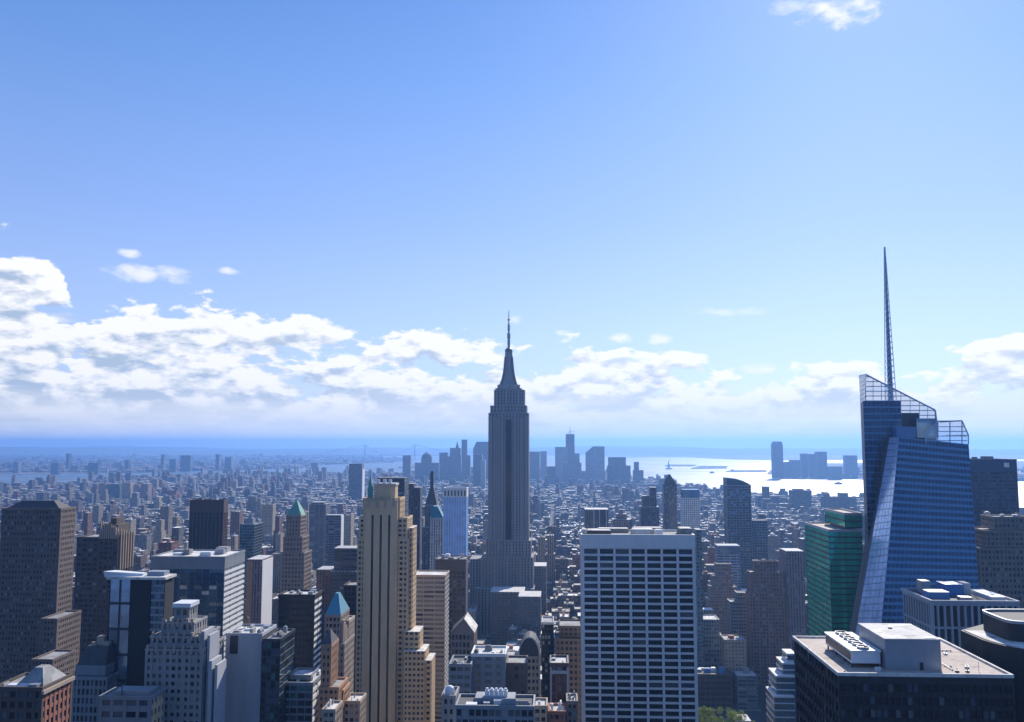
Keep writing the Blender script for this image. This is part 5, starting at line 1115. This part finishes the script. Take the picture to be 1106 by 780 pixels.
for (a, b_, c, lab) in [(866, 872, 490, 'left one of the twin slim towers on the far western shore'), (874, 880, 490.5, 'right one of the twin slim towers on the far western shore'), (882, 893, 488, 'broad tower with chamfered top right of the twin shore towers'), (846, 853, 499, 'low block at the foot of the lone western shore tower'), (854, 864, 497, 'low block left of the twin shore towers'), (895, 910, 504, 'low wide block between the twin towers and the crystal tower'), (913, 926, 492, 'boxy two tone tower on the western shore nearest the crystal tower')]:
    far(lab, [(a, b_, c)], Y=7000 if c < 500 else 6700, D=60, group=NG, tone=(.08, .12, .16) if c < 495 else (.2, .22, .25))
BG = 'towers on the hazy eastern flats'
for (a, b_, c, Yy, lab, tn) in [(71.5, 74.5, 490, 8600, 'thin hazy clock tower above the left edge tower', (.06, .07, .1)), (174, 177, 491, 8600, 'thin hazy tower second from the left on the far eastern flats', (.06, .07, .1)), (183, 190, 496, 8200, 'low hazy block left of the wide eastern block', (.1, .11, .14)), (195, 206, 492, 8400, 'wide dark hazy block on the eastern flats', (.05, .08, .12)), (135, 139, 497, 8200, 'short hazy tower between the two thin eastern towers', (.06, .07, .1)), (233, 237, 491, 8800, 'thin hazy tower third from the left on the far eastern flats', (.06, .07, .1)), (243, 250, 494, 8600, 'square hazy block beside the third thin eastern tower', (.06, .09, .13)), (336, 343, 500, 8200, 'short hazy block at the water end of the eastern flats', (.1, .1, .13)),
      (55, 63, 500, 7600, 'low hazy block left of the thin clock tower', (.1, .12, .16)), (95, 106, 500, 7600, 'low hazy block right of the thin clock tower', (.08, .1, .13)), (14, 20, 499, 7800, 'hazy block far left on the eastern flats', (.3, .3, .32))]:
    far(lab, [(a, b_, c)], Y=Yy, D=50, group=BG, tone=tn, cat='tower', name='distant_tower')
HGp = 'riverside housing towers in the left distance'
for i, (a, b_, c, tn) in enumerate([(107, 114, 522, (.4, .28, .22)), (115, 129, 523, (.12, .16, .18)), (132, 141, 521.5, (.5, .38, .28)), (144, 150, 523.5, (.42, .3, .26)), (152, 160, 523, (.3, .2, .18))]):
    far(['pinkish riverside housing tower, leftmost of five', 'dark green grey riverside housing slab, second of five', 'cream orange riverside housing tower, middle of five', 'pale pink riverside housing tower, fourth of five', 'dull red riverside housing tower, rightmost of five'][i], [(a, b_, c)], Y=3900, D=40, group=HGp, tone=tn, mat='city', cat='apartment block', name='housing_tower')
# chimneys / pale shafts
for (px, py, Yy, lab) in [(116.5, 505, 5200, 'thin white chimney stack left of the other two by the east river'), (195.5, 514, 4700, 'thin white chimney stack, middle of three'), (211, 517, 4500, 'thin white chimney stack nearest the dark maroon tower')]:
    q = MB(); q.mat('white_trav'); a = X(px, py, Yy); z = Z(px, py, Yy); q.cyl(a, Yy, 0, z, 5, 3, n=10); q.mat('roof_dark'); q.cyl(a, Yy, z, z+3, 3.2, 3, n=10)
    tag(q.build('chimney_stack', loc=(a, Yy, 0)), lab, 'chimney', 'white chimney stacks')
# suspension bridge
def bridge():
    Y1, Y2 = 15500, 15500; p = [P(394.5, 480.5, 15500), P(448, 480.5, 15500)]
    r = thing('suspension_bridge', 'faint suspension bridge with two towers on the horizon left of the spire tower', 'bridge', (p[0].x, 15500, 0))
    for k in (0, 1):
        q = MB(); q.mat('grey_metal')
        for dy in (-16, 16): q.box(p[k].x-9, p[k].x+9, 15500+dy-5, 15500+dy+5, 0, p[k].z)
        q.box(p[k].x-6, p[k].x+6, 15489, 15511, p[k].z-20, p[k].z); q.build('bridge_tower', r)
    q = MB(); q.mat('grey_metal'); q.box(p[0].x-1100, p[1].x+900, 15485, 15515, 62, 72, True); q.build('deck', r)
    for dy in (-16, 16):
        q = MB(); q.mat('grey_metal'); n = 14; pts = [(p[0].x+(p[1].x-p[0].x)*k/n, 15500+dy, 80+(p[0].z-80)*(2*k/n-1)**2) for k in range(n+1)]
        pts = [(p[0].x-900, 15500+dy, 72)]+pts+[(p[1].x+800, 15500+dy, 72)]
        for a, b in zip(pts, pts[1:]): q.bar(a, b, 3.2)
        q.build('cable', r)
bridge()
# statue on its island
def statue():
    p = P(722, 493.5, 9300); q = MB(); q.mat('pale_concrete'); x, y = p.x, 9300; gz = 3
    r = thing('statue', 'tiny statue standing on a pedestal on its island in the bright bay', 'statue', (x, y, gz))
    q.box(x-30, x+30, y-30, y+30, gz, gz+12); q.box(x-10, x+10, y-10, y+10, gz+12, gz+48); q.build('pedestal', r)
    q = MB(); q.mat('copper'); z = gz+48
    q.cyl(x, y, z, z+24, 6.5, 4.5, n=12); q.cyl(x, y, z+24, z+32, 4.5, 3, n=12); q.cyl(x, y, z+32, z+39, 2.4, 2.2, n=10); q.bar((x+3, y, z+29), (x+6, y, z+47), 1.3); q.cyl(x+6, y, z+47, z+52, 1.6, .4, n=8); q.build('figure', r)
statue()
def ferry(px, py, lab, L_=70):
    x, y = G(px, py); q = MB(); q.mat('grey_metal'); z = -1.9
    q.prism([(x-L_/2, y), (x-L_*.35, y-7), (x+L_*.35, y-7), (x+L_/2, y), (x+L_*.35, y+7), (x-L_*.35, y+7)], z-.3, z+6)
    r = thing('ferry_boat', lab, 'boat', (x, y, z), 'boats on the bay'); q.build('hull', r)
    q = MB(); q.mat('roof_dark'); q.box(x-L_*.3, x+L_*.3, y-5, y+5, z+6, z+13); q.box(x-L_*.1, x+L_*.1, y-4, y+4, z+13, z+17); q.build('cabin', r)
ferry(905.5, 523, 'dark boat on the bright river left of the crystal tower')
ferry(791, 508.6, 'small dark boat near the low islands in the bay', 60)
ferry(769, 511, 'faint low boat below the second island in the bay', 50)
# ================================================================== the carpet of ordinary buildings
PAL = [((.30, .10, .06), 'bright brick'), ((.50, .40, .28), 'sand'), ((.24, .11, .075), 'red brick'), ((.20, .14, .11), 'brown'), ((.36, .29, .22), 'tan'), ((.30, .29, .28), 'grey'), ((.46, .44, .41), 'pale grey'), ((.11, .11, .12), 'dark grey'), ((.44, .36, .27), 'cream'), ((.15, .19, .24), 'blue grey')]
ROOFS = [((.78, .76, .72), 'white roofed'), ((.34, .34, .34), 'grey roofed'), ((.12, .12, .12), 'dark roofed'), ((.46, .42, .36), 'pale roofed')]
def inside(p, poly):
    x, y = p; c = False; j = len(poly)-1
    for i in range(len(poly)):
        if (poly[i][1] > y) != (poly[j][1] > y) and x < (poly[j][0]-poly[i][0])*(y-poly[i][1])/(poly[j][1]-poly[i][1])+poly[i][0]: c = not c
        j = i
    return c
def fillers():
    rnd = random.Random(21); out = []; pave = MB(); pave.mat('pave')
    avs = [-71+k*142 for k in range(-60, 40)]
    y = 660
    while y < 7600:
        for ax in avs:
            ax += 62 if y > 2300 else 0; ax -= 105 if y > 3900 else 0; hw = 13 if y < 2300 else 8
            bx0, bx1 = ax+hw, ax+142-hw
            pc = proj(((bx0+bx1)/2, y+30, 30))
            if pc is None or pc[0] < -70 or pc[0] > 1180: continue
            if not inside(((bx0+bx1)/2, y+30), manh) or not inside((bx0, y+62), manh) or not inside((bx1, y+62), manh): continue
            if bx1 > 90 and bx0 < 250 and y < 860: continue        # the park
            if y < 3200: pave.box(bx0, bx1, y, y+62, 0.0, .15)
            for row in (0, 1):
                x = bx0+1.5
                while x < bx1-8:
                    w = min(rnd.uniform(10, 30) * (1 if y < 3000 else 1.35), bx1-1.5-x)
                    if w < 7: break
                    d = rnd.uniform(22, 28)
                    h = rnd.lognormvariate(math.log(32 if y < 1500 else (21 if y < 2400 else 14)), .45)
                    far_f = y > 2200
                    u = rnd.random()
                    if u < (.045 if y < 2400 else .018): h = rnd.uniform(60, 115) if not far_f else rnd.uniform(35, 75)
                    px = proj((x, y, 20))[0]
                    cap = 95 if y < 1300 else 125
                    if px > 690 and y > 2000: cap = 42
                    if px > 500 and px < 640 and y < 1350: cap = 42
                    if px > 780 and y < 1300: cap = 60
                    h = max(9, min(h, cap))
                    y0 = y+2 if row == 0 else y+60-d
                    if not any(x < f[1]+2 and x+w > f[0]-2 and y0 < f[3]+2 and y0+d > f[2]-2 for f in FOOT if f[2] < y0+d+2):
                        out.append((x, x+w-.6, y0, y0+d, h))
                    x += w
        y += 80 if y < 3200 else 86
    pave_o = struct(pave.build('pavement'))
    # beyond the rivers: coarser, lower
    for (poly, n, ylo, yhi, xl, xh) in ((brook, 4200, 8000, 20000, -200, 520), (nj, 500, 6500, 11000, 780, 1180)):
        k = 0
        for _ in range(n*6):
            if k >= n: break
            yy = ylo+(yhi-ylo)*rnd.random()**1.6; px = rnd.uniform(xl, xh); xx = X(px, 500, yy)
            if not inside((xx, yy), poly) or not inside((xx, yy+70), poly): continue
            w = rnd.uniform(25, 90); d = rnd.uniform(20, 60); h = rnd.uniform(8, 24) if rnd.random() < .97 else rnd.uniform(28, 55)
            out.append((xx, xx+w, yy, yy+d, h)); k += 1
    return out, rnd
lots, rnd = fillers()
# coarse visibility, front to back, to find which ones show largest
buf = np.zeros((780, 1106), bool)
items = [('h', s[3], s) for s in SCREEN] + [('f', b[2], b) for b in lots]
items.sort(key=lambda t: t[1]); vis = []
for kind, _, s in items:
    if kind == 'h': a, b_, t, _y = s; bot = 780
    else:
        p, q_ = proj((s[0], s[2], s[4])), proj((s[1], s[2], s[4])); g_ = proj((s[0], s[2], 0))
        a, b_, t, bot = p[0], q_[0], p[1]-2, g_[1]
    i0, i1, j0, j1 = int(max(0, a)), int(min(1106, b_+1)), int(max(0, t)), int(min(777, bot+1))
    if i1 <= i0 or j1 <= j0:
        if kind == 'f': vis.append((0, s))
        continue
    if kind == 'f': vis.append((int((~buf[j0:j1, i0:i1]).sum()), s))
    buf[j0:j1, i0:i1] = True
vis.sort(key=lambda t: -t[0])
NIND = 190
ORD = ['', 'second', 'third', 'fourth', 'fifth', 'sixth', 'seventh', 'eighth', 'ninth', 'tenth', 'eleventh', 'twelfth', 'thirteenth', 'fourteenth', 'fifteenth', 'sixteenth']
def mk(q, s, tone, rt, rn, roof=True):
    x0, x1, y0, y1, h = s; q.tone = tone
    q.box(x0, x1, y0, y1, 0, h, rooftone=rt)
chosen = [v for v in vis[:NIND] if v[0] > 6]
info = []
for n_, s in chosen:
    tone, tn = rnd.choice(PAL); rt, rn = rnd.choices(ROOFS, (3, 3, 1, 3))[0]
    c = proj(((s[0]+s[1])/2, s[2], s[4]))
    best = min(HERO, key=lambda hh: abs(hh[1]-c[0])*1.0+abs(hh[2]-c[1])*1.0)
    dx, dy = c[0]-best[1], c[1]-best[2]
    rel = ('right of' if dx > 0 else 'left of') if abs(dx) > abs(dy) else ('beyond' if s[2] > best[3] else 'in front of')
    hgt = 'low' if s[4] < 28 else ('mid height' if s[4] < 55 else 'tall')
    info.append([s, tone, tn, rt, rn, f'{hgt} {tn} {rn} building {rel} {best[0]}', c[0]])
cnt = {}
for i in info: cnt.setdefault(i[5], []).append(i)
for k, l in cnt.items():
    l.sort(key=lambda i: i[6])
    for j, i in enumerate(l):
        if len(l) > 1: i[5] += ', leftmost such' if j == 0 else (f', {ORD[j]} such from left' if j < len(ORD) else ', last')
for s, tone, tn, rt, rn, lab, _ in info:
    x0, x1, y0, y1, h = s
    lab = ' '.join(lab.replace(', leftmost such', ', leftmost').split()[:16]); r = thing('city_building', lab, 'building', ((x0+x1)/2, (y0+y1)/2, .15), 'ordinary buildings of the city blocks')
    q = MB(); tone = tuple(c*.8 for c in tone); q.mat(rnd.choice(['city', 'city', 'cityv', 'cityb'])); q.tone = tone
    tw = h > 45 and rnd.random() < .6
    hb = h*(.72 if tw else 1)
    q.box(x0, x1, y0, y1, .15, hb, top=False)
    rf = MB(); rf.mat('city'); rf.tone = rt
    rf.box(x0+.5, x1-.5, y0+.5, y1-.5, hb-.9, hb-.6, True)
    pq = [(x0-.2, x1+.2, y0-.2, y0+.5), (x0-.2, x1+.2, y1-.5, y1+.2), (x0-.2, x0+.5, y0+.5, y1-.5), (x1-.5, x1+.2, y0+.5, y1-.5)]
    pp = MB(); pp.mat('city'); pp.tone = tuple(min(.6, c*1.25) for c in tone)
    for a in pq: pp.box(*a, hb-.9, hb+.4, True)
    zt = hb; X0, X1, Y0, Y1 = x0, x1, y0, y1
    if tw:
        X0, X1, Y0, Y1 = x0+(x1-x0)*.15, x1-(x1-x0)*.15, y0+3, y1-4; q.box(X0, X1, Y0, Y1, hb-.7, h, top=False); rf2 = MB(); rf2.mat('city'); rf2.tone = rt; rf2.box(X0-.2, X1+.2, Y0-.2, Y1+.2, h, h+.5, True); rf2.build('roof', r); zt = h+.5+.6
    q.build('wall', r); rf.build('roof', r); pp.build('parapet', r)
    w, d = X1-X0, Y1-Y0
    b = MB(); b.mat(rnd.choice(['roof_grey', 'brick', 'pale_concrete', 'tan', 'white_metal'])); a = X0+w*rnd.uniform(.15, .5); c = Y0+d*rnd.uniform(.2, .55); b.box(a, a+w*.25, c, c+d*.22, zt-.7, zt+rnd.uniform(2.5, 5)); b.build('stair_house', r)
    if y0 < 2200:
        if rnd.random() < .55:
            t = MB(); t.mat('water_tank'); a = X0+w*.8; c = Y0+d*.7
            for e in (-1, 1):
                for f in (-1, 1): t.bar((a+e, c+f, zt-.7), (a+e, c+f, zt+2.5), .15)
            t.cyl(a, c, zt+2.5, zt+6, 1.8, n=10); t.cyl(a, c, zt+6, zt+7.5, 1.9, .1, n=10); t.build('water_tank', r)
        for k in range(rnd.randint(1, 3)):
            t = MB(); t.mat(rnd.choice(['white_metal', 'grey_metal'])); a = X0+w*rnd.uniform(.1, .8); c = Y0+d*rnd.uniform(.05, .18); e = rnd.uniform(1, 2.2); t.box(a, a+e, c, c+e, zt-.7, zt+rnd.uniform(.3, 1.6)); t.build('roof_vent', r)
rest = MB()
for n_, s in [v for v in vis if v not in chosen]:
    tone, tn = rnd.choice(PAL); rt, rn = rnd.choices(ROOFS, (3, 3, 1, 3))[0]
    tone = tuple(c*.55 for c in tone); rest.mat(rnd.choice(['city', 'cityv'])); mk(rest, s, tone, rt, rn)
    x0, x1, y0, y1, h = s
    if s[2] < 4200:
        for k in range(rnd.randint(1, 3)):
            a = x0+(x1-x0)*rnd.uniform(.05, .7); c = y0+(y1-y0)*rnd.uniform(.05, .7); e = rnd.uniform(2, 6); rest.box(a, min(a+e, x1-.3), c, min(c+e, y1-.3), h, h+rnd.uniform(1.2, 5), rooftone=rt)
    if h > 26 and s[2] < 5000 and rnd.random() < .5:
        a = rnd.uniform(.15, .4)*(x1-x0); rest.box(x0+a*.5, x1-a, y0+3, y1-5, h, h*rnd.uniform(1.15, 1.5), rooftone=rt)
    if s[2] < 3000 and rnd.random() < .35:
        a, c = x0+(x1-x0)*.75, y0+(y1-y0)*.6; keep = rest.tone; rest.tone = (.14, .1, .08); rest.cyl(a, c, h+2, h+6, 2, n=7); rest.cyl(a, c, h+6, h+7.6, 2.1, .2, n=7); rest.tone = keep
    if h > 40:
        rest.box(x0+3, x1-3, y0+4, y1-4, h, h+rnd.uniform(4, 14), rooftone=rt)
ro = rest.build('distant_city_blocks'); ro['kind'] = 'stuff'; ro['label'] = 'carpet of countless small hazy city buildings'
print('lots', len(lots), 'individual', len(info))
# ================================================================== trees
def leaf_mat(name, col):
    m, N, L, b = nodes(name); g = N.new('ShaderNodeNewGeometry'); t = N.new('ShaderNodeTexNoise'); t.inputs['Scale'].default_value = .45; t.inputs['Detail'].default_value = 4; L.new(g.outputs['Position'], t.inputs[0])
    r = N.new('ShaderNodeValToRGB'); L.new(t.outputs[0], r.inputs[0]); r.color_ramp.elements[0].position = .35; r.color_ramp.elements[1].position = .65
    r.color_ramp.elements[0].color = (col[0]*.55, col[1]*.6, col[2]*.6, 1); r.color_ramp.elements[1].color = (col[0]*1.4, col[1]*1.3, col[2], 1); L.new(r.outputs[0], b.inputs['Base Color']); b.inputs['Roughness'].default_value = .6
    tr = N.new('ShaderNodeBsdfTranslucent'); L.new(r.outputs[0], tr.inputs[0]); ms = N.new('ShaderNodeMixShader'); ms.inputs[0].default_value = .45; L.new(b.outputs[0], ms.inputs[1]); L.new(tr.outputs[0], ms.inputs[2]); L.new(ms.outputs[0], N['Material Output'].inputs[0])
    return m
M['leaf'] = leaf_mat('plane_tree_leaves', (.17, .23, .035)); M['bark'] = stone('bark', (.12, .09, .07))
def tree(x, y, H, Rr, lab, seed):
    rn = random.Random(seed); r = thing('park_tree', lab, 'tree', (x, y, .02), 'park trees at the bottom edge')
    q = MB(); q.mat('bark'); q.cyl(x, y, 0, H*.5, .55, .35, n=8)
    for k in range(6):
        an = k*1.05+rn.random(); q.bar((x, y, H*(.3+.04*k)), (x+math.cos(an)*Rr*.6, y+math.sin(an)*Rr*.6, H*.7), .16)
    q.build('trunk', r)
    q = MB(); q.mat('leaf'); cl = [(x+rn.gauss(0, Rr*.45), y+rn.gauss(0, Rr*.45), H*rn.uniform(.5, .93), Rr*rn.uniform(.25, .45)) for _ in range(16)]
    for (a, b, c, s) in cl:
        for _ in range(150):
            d = Vector((rn.gauss(0, 1), rn.gauss(0, 1), rn.gauss(0, .8))).normalized()*s*rn.uniform(.65, 1.1)
            p = Vector((a, b, c))+d; n1 = Vector((rn.gauss(0, 1), rn.gauss(0, 1), rn.gauss(0, 1))).normalized(); t1 = n1.orthogonal().normalized(); t2 = n1.cross(t1); e = rn.uniform(.3, .6)
            q.face([p-t1*e, p-t2*e*.6, p+t1*e, p+t2*e*.6])
    q.build('crown', r)
tl = ['leftmost green park tree against the white grid tower', 'second green park tree from the left at the bottom', 'third green park tree from the left at the bottom', 'fourth green park tree from the left at the bottom', 'fifth green park tree from the left at the bottom', 'rightmost green park tree beside the pale plaza']
for i, px in enumerate((752, 761, 770, 779, 788, 797)):
    Yy = 745+(i % 2)*14; p = P(px, 766, Yy); tree(p.x, Yy, Z(px, (761.5, 758, 761, 759.5, 762, 766)[i], Yy), 7.5, tl[i], 100+i)
p = P(800, 768, 770); q = MB(); q.mat('roof_pale'); q.box(p.x-4, p.x+9, 772, 790, 0, 29); q.mat('tan'); q.box(p.x-3, p.x+2, 774, 780, 29, 32)
tag(q.build('plaza_pavilion', loc=(p.x+2, 780, 0)), 'small pale sunlit building at the end of the row of park trees', 'building')
